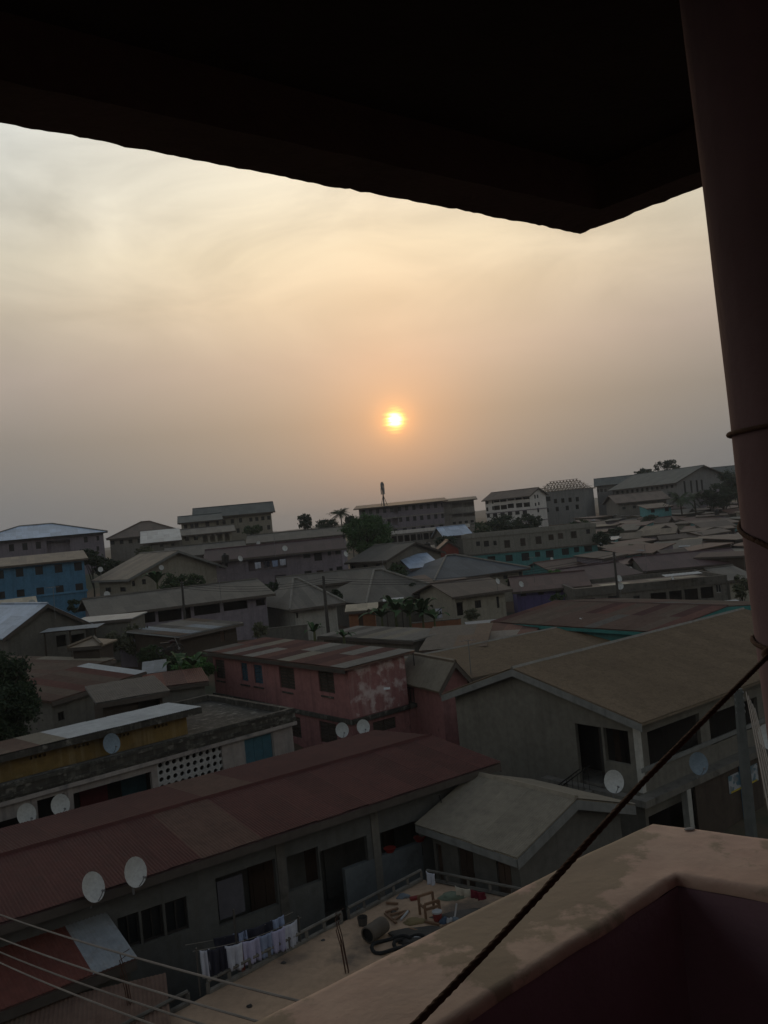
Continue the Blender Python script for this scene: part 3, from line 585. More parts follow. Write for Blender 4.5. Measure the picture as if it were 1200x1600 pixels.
# near right: two joined tan roofed houses
tanb = S('tan_roofed_house', 'house with long tan metal roof behind the olive gabled house', (672, 1077, 44), (1030, 995), 4.3, 9, 'olive', 'gable', 'tan', rise=.75, over=.4, sheets=['s_tan'], sw=1.0, course=9, capmat='ridge')
S('porch_house', 'little pink house with a small tan gable next to the pink flaking house', (686, 1079, 42.5), (743, 1066, 43.5), 3.8, 4, 'pink', 'gableY', 'tan', rise=.95, over=.3, sheets=['s_greytan'], sw=.9)
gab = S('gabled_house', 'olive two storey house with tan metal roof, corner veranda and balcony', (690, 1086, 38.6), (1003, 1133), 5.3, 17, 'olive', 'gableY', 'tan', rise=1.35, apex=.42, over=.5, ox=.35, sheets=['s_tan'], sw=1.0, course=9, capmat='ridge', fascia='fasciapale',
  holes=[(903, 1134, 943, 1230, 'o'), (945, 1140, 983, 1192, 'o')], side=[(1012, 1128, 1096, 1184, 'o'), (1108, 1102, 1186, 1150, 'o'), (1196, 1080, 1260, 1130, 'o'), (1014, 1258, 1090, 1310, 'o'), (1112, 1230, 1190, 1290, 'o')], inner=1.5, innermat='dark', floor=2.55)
shd = S('outbuilding', 'small grey shed with pale tan gable roof beside the sandy flat roof', (650, 1290, 26.0), (808, 1344), 3.6, 4.4, 'block', 'gable', 's_greytan', rise=.75, over=.35, ox=.3, sheets=['s_greytan'], sw=.85, fascia='fasciapale', capmat='s_greytan',
  holes=[(672, 1318, 692, 1380, 'd'), (718, 1325, 741, 1392, 'd'), (778, 1350, 800, 1410, 'd')])
# near left and centre
pnk = S('pink_house', 'pink two storey house with flaking paint and patchwork rusty roof', (317, 1019, 54.2), (539, 1047), 5.1, 3.7, 'pink', 'shed', 'rust', rise=.12, over=.42, ledge=(2.45,), ledgemat='mossy', cap=False, sw=1.25, course=3.6,
  sheets=lambda i, j, n: ('s_greydark', 's_rust', 's_grey', 's_rustdark', 's_grey', 's_rust', 's_rustdark', 's_greytan', 's_rust', 's_rustdark', 's_rust', 's_grey')[(i*1+j*5) % 12],
  holes=[(337, 1031, 351, 1060, 's'), (377, 1036, 387, 1064, 'b'), (397, 1039, 410, 1068, 'b'), (437, 1043, 460, 1076, 's'), (498, 1048, 522, 1082, 's'), (453, 1120, 470, 1152, 's'), (500, 1129, 526, 1162, 's')], side=[(583, 1124, 619, 1142, 's')])
mar = S('long_house', 'long grey walled house with maroon corrugated roof and shaded veranda', (-170, 1503, 18.0), (782, 1194), 5.0, 6.1, 'cream', 'gable', 'maroon', rise=.28, over=.55, ox=.3, course=9, sw=.85, capmat='s_maroon', inner=1.7,
  sheets=lambda i, j, n: 's_maroon_pale' if i in (8, 9) else 's_maroon',
  holes=[(185, 1429, 219, 1482, 'n'), (222, 1417, 256, 1470, 'n'), (259, 1405, 294, 1458, 'n'), (338, 1356, 434, 1432, 'o'), (449, 1330, 500, 1386, 'o'), (504, 1316, 580, 1452, 'o'), (595, 1290, 660, 1350, 'o')])
gri = S('screen_house', 'old house with white pierced screen, mossy concrete parapet and yellow upper wall', (-140, 1281), (455, 1120), 4.3, 6.9, 'oldwhite', 'flat', 'mossy', rise=.36, parapet='mossy', z=5.2, inner=1.7, innermat='dark',
  holes=[(-130, 1296, 50, 1330, 'o'), (56, 1245, 104, 1300, 'o'), (116, 1222, 241, 1290, 'o'), (246, 1176, 350, 1240, 'x'), (381, 1150, 429, 1200, 'x')])
lea = S('lean_to', 'lean-to with rusty red roof and one pale patched strip under the dishes', (-80, 1614), (213, 1501), 2.9, 2.3, 'concrete', 'shed', 'rustred', rise=.42, over=.3, ox=.05, z=3.75, course=9, sw=.86, cat='shed',
  sheets=lambda i, j, n: 's_tin' if i == n-1 else 's_redrust')
low = S('low_shed', 'low shed with faded rust roof below the lean-to', (-140, 1712), (266, 1606), 2.6, 1.5, 'concrete', 'shed', 'rustred', rise=.1, over=.2, z=3.3, course=9, sw=.9, sheets=['s_rustbrown', 's_brown', 's_rustbrown'], cat='shed')
for s in SPECS: make(s)

# packed shanty roofs climbing the slope on the right
rs = random.Random(5)
SHANTY = [('rust', 'packed shanty house with a rusty brown tin roof'), ('brown', 'packed shanty house with a plain brown tin roof'), ('greybrown', 'packed shanty house with a weathered grey-brown roof'),
          ('rustred', 'packed shanty house with a dark red rusted roof'), ('tin', 'packed shanty house with a bright silver tin roof'), ('tan', 'packed shanty house with a pale tan roof')]
SH = []
D = 112
while D < 205:
    f = (D-112)/93
    py = 874-(874-798)*f**.75; x = 905 + rs.uniform(0, 22) + (35 if f < .25 else 0)
    while x < 1190:
        wpx = rs.uniform(3.2, 7.5)*F/D
        k = rs.choices(range(6), (5, 5, 4, 3, 1.1, 2))[0]
        yy = py-(x-1050)*.09+rs.uniform(-4.5, 4)
        s = S('shanty_house', SHANTY[k][1], (x, yy, D+rs.uniform(-2, 2)), (x+wpx, yy-wpx*.096, D+rs.uniform(-6, 6)), rs.uniform(2.6, 3.6), rs.uniform(3.5, 6.), rs.choice(('concrete', 'block', 'dark', 'wood', 'mauve', 'beige', 'skyblue', 'wood')), rs.choice(('gable', 'shed', 'shed')), SHANTY[k][0],
              rise=rs.choice((.25, .35, .5, .8)), over=.35, group='packed shanty houses on the slope with '+SHANTY[k][0]+' roofs', cat='shack', cap=False,
              holes=[(x+wpx*.2, yy+5, x+wpx*.2+5, yy+12, 'd'), (x+wpx*.6, yy+5, x+wpx*.6+5, yy+9, 'w')])
        SH.append(s); make(s); x += wpx*rs.uniform(.95, 1.15)
    D += rs.uniform(6.5, 8.5)

# ------------------------------------------------------------------ terrain
BASE = []
for s in SPECS:
    for u in (.15, .5, .85):
        for v in (0.1, .9): p = s['a']+s['ex']*s['L']*u+s['ey']*s['depth']*v; BASE.append((p.x, p.y, s["base"]))
BASE += [(x, y, .2) for x in (-40, -15, 0, 15, 40) for y in (-30, 0, 10)] + [(-14, 22, .6), (18, 22, .2), (-120, 60, 6), (120, 60, 2), (140, 140, 6), (-140, 140, 10), (-150, 250, 13), (0, 260, 11), (150, 250, 12), (60, 280, 13)]
def ground(x, y):
    sw = sz = 0
    for bx_, by_, bz in BASE:
        d2 = (x-bx_)**2+(y-by_)**2
        w = 1/(d2+9)**1.8; sw += w; sz += w*bz
    z = sz/sw - .12
    r = math.hypot(x, y)
    if r > 230:
        t = min(1, (r-230)/160); t = t*t*(3-2*t)
        far = 8 + 4*noise.noise((x/300, y/300, 1.3)) + 14*max(0, min(1, (r-500)/1000))*(.75+.5*noise.noise((x/420, y/420, 7.7)))
        z = z*(1-t)+far*t
    return z
def axis(lo, hi, step, far):
    a = [lo+i*step for i in range(int((hi-lo)/step)+1)]; d = step
    while a[-1] < far: d *= 1.25; a.append(a[-1]+d)
    d = step
    while a[0] > -far: d *= 1.25; a.insert(0, a[0]-d)
    return a
def make_ground():
    xs, ys = axis(-80, 110, 3.0, 3200), axis(-6, 250, 3.0, 3200)
    V = [(x, y, ground(x, y)) for y in ys for x in xs]; n = len(xs)
    Fc = [(j*n+i, j*n+i+1, (j+1)*n+i+1, (j+1)*n+i) for j in range(len(ys)-1) for i in range(n-1)]
    me = bpy.data.meshes.new('ground'); me.from_pydata(V, [], Fc); me.update()
    for p in me.polygons: p.use_smooth = True
    m = surf('earth', (.12, .075, .045), col2=(.07, .052, .036), stain=(.03, .04, .022), stain_lo=.46, stain_hi=.56, sscale=.10, s1=.15, s2=1.5, rnd=0, bump=.3, bscale=3)
    kind(meshobj('ground', me, m), 'structure')
make_ground()

# ------------------------------------------------------------------ the balcony the picture was taken from
def balcony():
    root = thing('balcony_building', 'dark pink balcony corner with stained parapet, round pillar and ceiling slab', 'building')
    zc = CAMH-.6                                   # coping top
    oc, ol, orr = PZ(1019, 1283, zc), PZ(383, 1595, zc), PZ(1200, 1311, zc)
    ic, il, ir = PZ(1057, 1369, zc), PZ(694, 1600, zc), PZ(1200, 1394, zc)
    dl, dr = (ol-oc).normalized(), (orr-oc).normalized(); di, dj = (il-ic).normalized(), (ir-ic).normalized()
    OL, OR, IL, IR = oc+dl*5, oc+dr*2.1, ic+di*5, ic+dj*1.8
    m = surf('coping', (.66, .49, .39), col2=(.64, .43, .35), stain=(.36, .29, .21), stain_lo=.49, stain_hi=.535, sscale=5.5, s1=3, s2=14, rnd=0, bump=.16, bscale=22, amt=.8)
    # coping strip, gently uneven, with a rounded edge
    bm = bmesh.new()
    def strip(o0, o1, i0, i1, n, w=24):
        rows = []
        for k in range(n+1):
            t = k/n; a, b = o0.lerp(o1, t), i0.lerp(i1, t); r = []
            for q in range(w+1):
                f = q/w; p = a.lerp(b, f); e = min(f, 1-f)
                dz = -.006*max(0, 1-e/.05)**2
                jit = .003*noise.noise((p.x*9, p.y*9, 3))+.004*noise.noise((p.x*2.5, p.y*2.5, 8))
                if q in (0, w): p = p + (a-b).normalized()*(.006*noise.noise((p.x*14, p.y*14, 1)))*(1 if q == 0 else -1)
                r.append(bm.verts.new((p.x, p.y, p.z+dz+jit)))
            for q in (0, w): pass
            rows.append(r)
        for r0, r1 in zip(rows, rows[1:]):
            for q in range(w): bm.faces.new((r0[q], r0[q+1], r1[q+1], r1[q]))
        for side in (0, w):
            lo = [bm.verts.new((r[side].co.x, r[side].co.y, zc-.016)) for r in rows]
            for k in range(n): bm.faces.new((rows[k][side], rows[k+1][side], lo[k+1], lo[k]))
    strip(OL, oc, IL, ic, 160); strip(oc, OR, ic, IR, 70)
    bmesh.ops.remove_doubles(bm, verts=bm.verts, dist=.002)
    par = bmesh.new()
    down = CAMH-1.62
    for o0, o1, i0, i1 in ((OL, oc, IL, ic), (oc, OR, ic, IR)):
        e = 0.
        for p, q, z in ((i0, i1, down), (o0, o1, -1.)):
            c = (o0+o1+i0+i1)/4; s_ = (c-(p+q)/2); s_.z = 0; s_ = s_.normalized()*e
            par.faces.new([par.verts.new((v.x+s_.x, v.y+s_.y, zz)) for v, zz in ((p, z), (q, z), (q, zc-.0165), (p, zc-.0165))])
    parapet = obj('parapet', par, M['balcony'], root, recalc=False)
    obj('coping', bm, m, parapet, smooth=True)
    # chip of white dried paint on the coping
    p = PZ(1078, 1298, zc); b2 = bmesh.new(); bmesh.ops.create_icosphere(b2, subdivisions=2, radius=.007)
    for v in b2.verts: v.co = Vector((v.co.x*1.25+.004*noise.noise(v.co*90), v.co.y*1.0, v.co.z*.3))
    pebble = obj('paint_chip', b2, M['screenwhite'], None, smooth=True); pebble.location = (p.x, p.y, p.z+.003); tag(pebble, 'small white blob of dried plaster on the parapet coping', 'plaster blob')
    # floor, back wall and the building below and behind
    n2 = Vector((-di.y, di.x, 0)); n2 = n2 if n2.y > 0 else -n2
    uu = -di
    back = lambda u, n, z: (Vector((0, 0, 0))+uu*u+n2*n)+Vector((0, 0, z))
    fl = bmesh.new(); fl.faces.new([fl.verts.new((q.x, q.y, down)) for q in (IL, ic, IR, back(1.2, -1.2, 0), back(-5, -1.2, 0))]); obj('balcony_floor', fl, M['concrete'], root)
    w = bmesh.new(); w.faces.new([w.verts.new(back(u, -.75, z)) for u, z in ((-6, -1), (5, -1), (5, CAMH+1.3), (-6, CAMH+1.3))])
    w.faces.new([w.verts.new(back(5, n, z)) for n, z in ((-.75, -1), (-6, -1), (-6, CAMH+1.3), (-.75, CAMH+1.3))]); obj('rear_wall', w, M['balcony'], root)
    # ceiling slab with its drip edge
    zl = CAMH+.9
    c0, l0, r0 = PZ(905, 367, zl), PZ(0, 195, zl), PZ(1106, 290, zl)
    c1, l1, r1 = PZ(937, 328, zl), PZ(0, 125, zl), PZ(1100, 265, zl)
    d0, e0, d1, e1 = (l0-c0).normalized(), (r0-c0).normalized(), (l1-c1).normalized(), (r1-c1).normalized()
    L0, R0, L1, R1 = c0+d0*7, c0+e0*5, c1+d1*7, c1+e1*5
    lip = bmesh.new(); rnd = random.Random(3)
    def edge(a0, a1, b0, b1, n):
        prev = None
        for k in range(n+1):
            t = k/n; a, b = a0.lerp(a1, t), b0.lerp(b1, t); o = (a-b); o.z = 0; o.normalize()
            j = .014*noise.noise((a.x*6, a.y*6, 2))+.012*noise.noise((a.x*22, a.y*22, 5))+.006*noise.noise((a.x*60, a.y*60, 5))
            chip = .016*max(0, noise.noise((a.x*11, a.y*11, 9))-.28)
            A = a+o*(j-chip); zz = .008*noise.noise((a.x*5, a.y*5, 4))+.007*noise.noise((a.x*25, a.y*25, 7))+.004*noise.noise((a.x*70, a.y*70, 7))+chip*1.2
            r = [(A.x, A.y, zl+.30), (A.x, A.y, zl+.012+zz), (a.x-o.x*.012, a.y-o.y*.012, zl+zz*.6), (b.x, b.y, zl+.004*noise.noise((b.x*9, b.y*9, 1))), (b.x-o.x*.02, b.y-o.y*.02, zl+.13)]
            r = [lip.verts.new(v) for v in r]
            if prev:
                for q in range(4): lip.faces.new((prev[q], prev[q+1], r[q+1], r[q]))
            prev = r
    edge(L0, c0, L1, c1, 420); edge(c0, R0, c1, R1, 240)
    sl = bmesh.new(); inn = [L1, c1, R1, back(7, -6, 0), back(-9, -6, 0)]
    sl.faces.new([sl.verts.new((q.x, q.y, zl+.125)) for q in inn]); out = [L0, c0, R0, back(7, -6, 0), back(-9, -6, 0)]
    sl.faces.new([sl.verts.new((q.x, q.y, zl+.298)) for q in out])
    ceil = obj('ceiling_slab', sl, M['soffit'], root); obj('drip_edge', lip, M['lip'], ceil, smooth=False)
    # pillar on the short arm of the parapet
    pb = bmesh.new(); pr = .135
    pe, pt = PD(1163, 790, 1.25), None
    c = Vector((.672, 1.275, 0)); n = 40; rings = []
    for k in range(30):
        z = zc-.02+(zl+.14-zc)*k/29; lean = -(z-CAMH)*.016
        rings.append([pb.verts.new((c.x+lean+(pr+.0035*noise.noise((math.cos(a)*2, math.sin(a)*2, z*3)))*math.cos(a), c.y+(pr+.0035*noise.noise((math.cos(a)*2, math.sin(a)*2, z*3)))*math.sin(a), z)) for a in (2*math.pi*q/n for q in range(n))])
    for a, b in zip(rings, rings[1:]):
        for q in range(n): pb.faces.new((a[q], a[(q+1) % n], b[(q+1) % n], b[q]))
    obj('pillar', pb, M['pillar'], root, smooth=True)
    # clothes rope: knotted round the pillar, run to a hook behind
    rope = thing('clothes_rope', 'thick brown rope tied round the pink pillar and stretched across the balcony', 'rope', (0, 0, 0))
    def twist(pts, r, name):
        bm = bmesh.new(); pts = [Vector(p) for p in pts]
        dense = []
        for p, q in zip(pts, pts[1:]):
            m_ = max(1, int((q-p).length/.006)); dense += [p.lerp(q, k/m_) for k in range(m_)]
        dense.append(pts[-1])
        for st in range(3):
            out = []
            s_ = 0
            for k, p in enumerate(dense):
                d = (dense[min(k+1, len(dense)-1)]-dense[max(k-1, 0)]).normalized()
                a = d.cross(Vector((0, 0, 1)) if abs(d.z) < .95 else Vector((1, 0, 0))).normalized(); b = d.cross(a)
                if k: s_ += (p-dense[k-1]).length
                an = s_/.030*2*math.pi/1.+st*2*math.pi/3
                out.append(p+(a*math.cos(an)+b*math.sin(an))*r*.30)
            tube(bm, out, r*.72, 6)
        return obj(name, bm, M['rope'], rope, smooth=True)
    def on_pillar(px, py):
        r = ray(px, py); a_ = r.x**2+r.y**2; b_ = -(r.x*c.x+r.y*c.y); c_ = c.x**2+c.y**2-(pr+.004)**2; q = b_*b_-a_*c_
        return CAM+r*((-b_-math.sqrt(max(q, 0)))/a_)
    knot = on_pillar(1203, 1022)
    way = [knot, PD(1103, 1122, 1.08), PD(1010, 1216, 1.0), PD(958, 1272, .94), PD(850, 1392, .86), PD(745, 1503, .79), PD(652, 1598, .74)]
    tail = way[-1]+(way[-1]-way[-2])*6
    fine = []
    for k in range(61):
        t = k/60*(len(way)-1); i = min(int(t), len(way)-2); fine.append(way[i].lerp(way[i+1], t-i))
    sm = fine[:]
    for _ in range(20): sm = [sm[0]]+[(sm[k-1]+sm[k]*2+sm[k+1])/4 for k in range(1, len(sm)-1)]+[sm[-1]]
    twist(sm+[tail], .0038, 'rope_span')
    def loop(z0, z1, a0, a1, rr=.004, n=40, name='rope_loop'):
        pts = []
        for k in range(n+1):
            a = a0+(a1-a0)*k/n; z = z0+(z1-z0)*k/n; lean = -(z-CAMH)*.016
            pts.append((c.x+lean+(pr+rr*.9)*math.cos(a), c.y+(pr+rr*.9)*math.sin(a), z))
        return twist(pts, rr, name)
    zr = PD(1150, 668, 1.2).z; loop(zr-.003, zr, 0, 2*math.pi)
    z1, z2 = PD(1166, 850, 1.2).z, PD(1200, 925, 1.15).z
    loop(z1, z2, R(190), R(262)); loop(z2, z2-.05, R(262), R(330)); loop(z1, z1+.06, R(190), R(80))
    loop(knot.z+.01, knot.z-.02, R(150), R(400))
    kb = bmesh.new(); bmesh.ops.create_icosphere(kb, subdivisions=2, radius=.011)
    for v in kb.verts: v.co *= 1+.25*noise.noise(v.co*120)
    k = obj('knot', kb, M['rope'], rope, smooth=True); k.location = knot
    hang = [knot, knot+Vector((-.004, -.008, -.03)), knot+Vector((.006, -.01, -.065)), knot+Vector((.03, -.01, -.06))]
    twist(hang, .004, 'rope_end')
balcony()

# ------------------------------------------------------------------ details of single houses
def loc(s, px, py, plane='f', off=0.): return at(s, px, py, plane, off)
# -- bare roof trusses
def trusses():
    r, L, d, h = con['root'], con['L'], con['depth'], con['h']; m = surf('timber_new', (.16, .13, .09), rnd=.2)
    hx, rise = 3.4, 2.9; n = 17
    def prof(x): return h+rise*min(1, (x+.6)/hx, (L+.6-x)/hx)
    for k in range(n):
        x = -.6+(L+1.2)*k/(n-1); zt = prof(x); bm = bmesh.new()
        y0 = d/2*(1-(zt-h)/rise)
        tube(bm, [(x, -.6, h), (x, d/2-y0*.0, zt)], .11, 4); tube(bm, [(x, d+.6, h), (x, d/2, zt)], .11, 4); tube(bm, [(x, -.6, h), (x, d+.6, h)], .07, 4)
        if zt > h+1:
            for q in (.25, .5, .75): tube(bm, [(x, d*q, h), (x, d*q, h+(zt-h)*(1-abs(q-.5)*2)+.01)], .055, 4)
            tube(bm, [(x, d*.5, h), (x, d*.25, h+(zt-h)*.5)], .05, 4); tube(bm, [(x, d*.25, h), (x, d*.1, h+(zt-h)*.2)], .05, 4)
        obj('roof_truss', bm, m, r)
    for q in (0., .2, .4, .6, .8, 1.):
        bm = bmesh.new(); z = h+rise*q; xa = -.6+hx*q; y = -.6+(d/2+.6)*q; tube(bm, [(xa, y, z+.12), (L-xa, y, z+.12)], .06, 4); obj('purlin', bm, m, r)
        if q < 1: bm = bmesh.new(); tube(bm, [(xa, y, z+.12), (xa, d-y, z+.12)], .05, 4); tube(bm, [(L-xa, y, z+.12), (L-xa, d-y, z+.12)], .05, 4); obj('purlin', bm, m, r)
trusses()
# -- screen house: pierced screen, shutters, yellow penthouse with white roof
def screen_house():
    s = gri; r, L, h = s['root'], s['L'], s['h']
    u0, z1 = loc(s, 246, 1196); u1, _ = loc(s, 350, 1170); z1 = h-.36; z0 = h-2.0
    sw = obj('screen_wall', bx(bx(box(u0-.12, u0, .03, .13, z0, z1), u1, u1+.12, .03, .13, z0, z1), u0, u1, .03, .13, z1, z1+.1), M['screenwhite'], r)
    bm = bmesh.new(); n = 8; e = .5
    sq = [(e, 0), (e, e), (0, e), (-e, e), (-e, 0), (-e, -e), (0, -e), (e, -e)]
    for y, f in ((-.5, 1), (.5, -1)):
        a = [bm.verts.new((x, y, z)) for x, z in sq]; b = [bm.verts.new((.36*math.cos(2*math.pi*k/n), y, .36*math.sin(2*math.pi*k/n))) for k in range(n)]
        for k in range(n): bm.faces.new((a[k], a[(k+1) % n], b[(k+1) % n], b[k]))
        if f == 1: fr = b
        else:
            for k in range(n): bm.faces.new((fr[k], fr[(k+1) % n], b[(k+1) % n], b[k]))
    me = bpy.data.meshes.new('screen_block'); bm.to_mesh(me); bm.free(); me.materials.append(M['screenwhite'])
    nc = max(3, round((u1-u0)/.30)); nr = 6; cw, ch = (u1-u0)/nc, (z1-z0)/nr
    for i in range(nc):
        for j in range(nr):
            meshobj('screen_block', me, None, sw, Matrix.Translation((u0+cw*(i+.5), .08+.006*((i+j) % 2), z0+ch*(j+.5))) @ Matrix.Diagonal((cw*.97, .08, ch*.97, 1)))
    a, _ = loc(s, 381, 1170); b, _ = loc(s, 429, 1170); w = obj('window', bx(bx(box(a, a+.07, .03, .12, h-1.75, h-.35), b-.07, b, .03, .12, h-1.75, h-.35), a+.07, b-.07, .03, .12, h-.42, h-.35), M['framewhite'], r)
    for k in range(3): obj('shutter', box(a+.08+(b-a-.16)*k/3, a+.07+(b-a-.16)*(k+1)/3, .06, .1, h-1.75, h-.43), M['bluedoor'], w)
    # rounded column, posts, door inside
    for px in (53, 110): u, _ = loc(s, px, 1250); obj('column', box(u-.09, u+.09, -.03, .16, -.5, h-.28), M['oldwhite'], r)
    u, _ = loc(s, 210, 1230, 'f', 1.6); obj('door', box(u-.5, u+.5, 1.6, 1.66, h-2.6, h-.7), M['bluedoor'], r)
    bm = box(loc(s, 150, 1240)[0], loc(s, 195, 1240)[0], 1.55, 1.6, h-2.6, h-.5); obj('curtain', bm, surf('curtain_red', (.10, .02, .025), rnd=0), r)
    obj('eaves_band', box(-.1, L+.16, -.165, -.124, h-.34, h-.2), M['oldwhite'], r)
    # relief courses of the parapet
    for k, z in enumerate((h-.12, h+.2)): obj('parapet_course', box(-.1, L+.14, -.16, -.122, z, z+.11), M['mossy'], r)
    # yellow upper wall
    up_ = thing('upper_room', 'yellow weathered roof room with white and brown sheet roof on the screen house', 'house', r.location, r.rotation_euler.z)
    ur, _ = loc(s, 292, 1130, 'f', 1.2); zt = loc(s, 250, 1121, 'f', .75)[1]-.16
    bm = bmesh.new(); holes = []
    for px in (55, 125, 190, 252):
        u, _ = loc(s, px, 1160, 'f', 1.2)
        holes += [(u+q*.16, u+q*.16+.09, zt-.32, zt-.22) for q in (-1.5, -.5, .5, 1.5)]
    facade(bm, (0, 1.2), (1, 0), (0, 1), ur, h+.12, zt, holes, t=.14); facade(bm, (ur, 1.2), (0, 1), (-1, 0), 2.1, h+.12, zt, []); facade(bm, (0, 3.3), (1, 0), (0, -1), ur, h+.12, zt, [])
    facade(bm, (0, 1.2), (0, 1), (1, 0), 2.1, h+.12, zt, [])
    obj('wall', bm, M['yellow'], up_, recalc=False)
    bm = bmesh.new(); slab(bm, [(-.4, .75, zt+.16), (ur+.45, .75, zt+.16), (ur+.45, 3.6, zt+.05), (-.4, 3.6, zt+.05)], .13); rf = obj('roof', bm, M['mossy'], up_)
    uw, _ = loc(s, 105, 1150, 'f', .8)
    n_w = (ur+.45-uw)
    rg = random.Random(2)
    lay_sheets(rf, (-.4, .75, zt+.165), (uw, .75, zt+.165), (-.4, 3.6, zt+.055), ['s_brown', 's_rustbrown', 's_greytan'], course=9, rng=rg)
    lay_sheets(rf, (uw, .75, zt+.165), (ur+.45, .75, zt+.165), (uw, 3.6, zt+.055), ['s_white'], course=9, rng=rg)
    obj('fascia', box(-.4, ur+.45, .70, .746, zt-.06, zt+.17), M['mossy'], up_)
screen_house()
# -- pink house: flaking end wall, wider ground floor
def pink_house():
    s = pnk; r, L, d, h = s['root'], s['L'], s['depth'], s['h']
    bm = box(L+.004, L+.03, .004, d-.004, 2.6, h-.02); obj('flaking_plaster', bm, M['pinkflake'], r)
    bm = bmesh.new(); W_ = loc(s, 692, 1110, 'r')[0]-d; facade(bm, (L+.02, d), (0, 1), (-1, 0), W_, -2.5, 2.33, []); facade(bm, (L-6, d+W_), (1, 0), (0, -1), 6, -2.5, 2.33, [])
    obj('lower_wing', bm, M['pink'], r, recalc=False)
    obj('terrace', box(L-6, L+.15, d+.01, d+W_+.1, 2.335, 2.54), M['mossy'], r)
    bm = bmesh.new()
    for k in range(5): tube(bm, [(L-.1-k*.28, d+.5, 2.54), (L-.1-k*.28, d+.5, 3.3)], .025, 5)
    tube(bm, [(L-.1, d+.5, 3.3), (L-1.3, d+.5, 3.3)], .025, 5); obj('railing', bm, M['blackmetal'], r)
    bm = bmesh.new(); tube(bm, [(L-.3, d+.9, 2.5), (L-.3, d+.9, 5.3)], .03, 5); obj('mast', bm, M['pole'], r)
    # window surrounds
    for px, py in ((344, 1045), (382, 1050), (403, 1053), (448, 1060), (510, 1065)):
        u, z = loc(s, px, py); bm = box(u-.55, u+.55, -.06, -.003, z-.82, z-.74); obj('sill', bm, M['mossy'], r)
pink_house()
# -- maroon house: veranda posts, boards, doors
def maroon_house():
    s = mar; r, L, h = s['root'], s['L'], s['h']
    for px, py in ((441, 1370), (587, 1310)):
        u, _ = loc(s, px, py); obj('column', box(u-.13, u+.13, -.03, .15, -.5, h-.12), M['concrete'], r)
    obj('beam', box(loc(s, 330, 1360)[0], L, -.035, -.003, h-.34, h-.12), M['cream'], r)
    a, z = loc(s, 341, 1400); b, _ = loc(s, 381, 1390); obj('board', box(a, b, .02, .06, z-.65, z+.35), surf('board_grey', (.085, .08, .09), rnd=0), r)
    for px, w in ((410, .9), (482, .85), (620, .8)):
        u, z = loc(s, px, 1360, 'f', 1.65); opening(r, 'd', Matrix.Translation((u-w/2, 1.58, h-2.9)), w, 2.2)
    for px in (465, 530, 640):
        u, z = loc(s, px, 1340, 'f', 1.65); obj('wall_panel', box(u-.55, u+.2, 1.6, 1.69, h-3.2, h-.6), M['cream'], r)
    u0, _ = loc(s, 542, 1400); u1, _ = loc(s, 660, 1340)
    obj('veranda_wall', box(u0, u1, -.02, .14, -.3, h-1.75), surf('veranda_wall', (.10, .11, .115), rnd=0, stain=(.04, .04, .04)), r)
    bm = bmesh.new(); tube(bm, [(u1+.5, -.5, h-.35), (u1+.62, -.45, h-.7), (u1+.5, -.4, h-1.1)], .02, 5); obj('cable', bm, M['wireblack'], r)
    # red bowls left on the veranda wall
    for px, py in ((668, 1288), (612, 1340)):
        u, _ = loc(s, px if px < 660 else 655, py); p = r.matrix_world if False else None
        wp = s['a']+s['ex']*u+s['ey']*.06
        b = bmesh.new(); tube(b, [(0, 0, 0), (0, 0, .08), (0, 0, .12)], .12, 10, .2); o = obj('bowl', b, surf('bowl_red', (.22, .02, .015), rnd=.1), None); o.location = (wp.x, wp.y, s['base']+h-1.75)
        tag(o, 'red plastic bowl on the veranda wall of the maroon roofed house', 'bowl', 'red bowls on the veranda wall')
maroon_house()
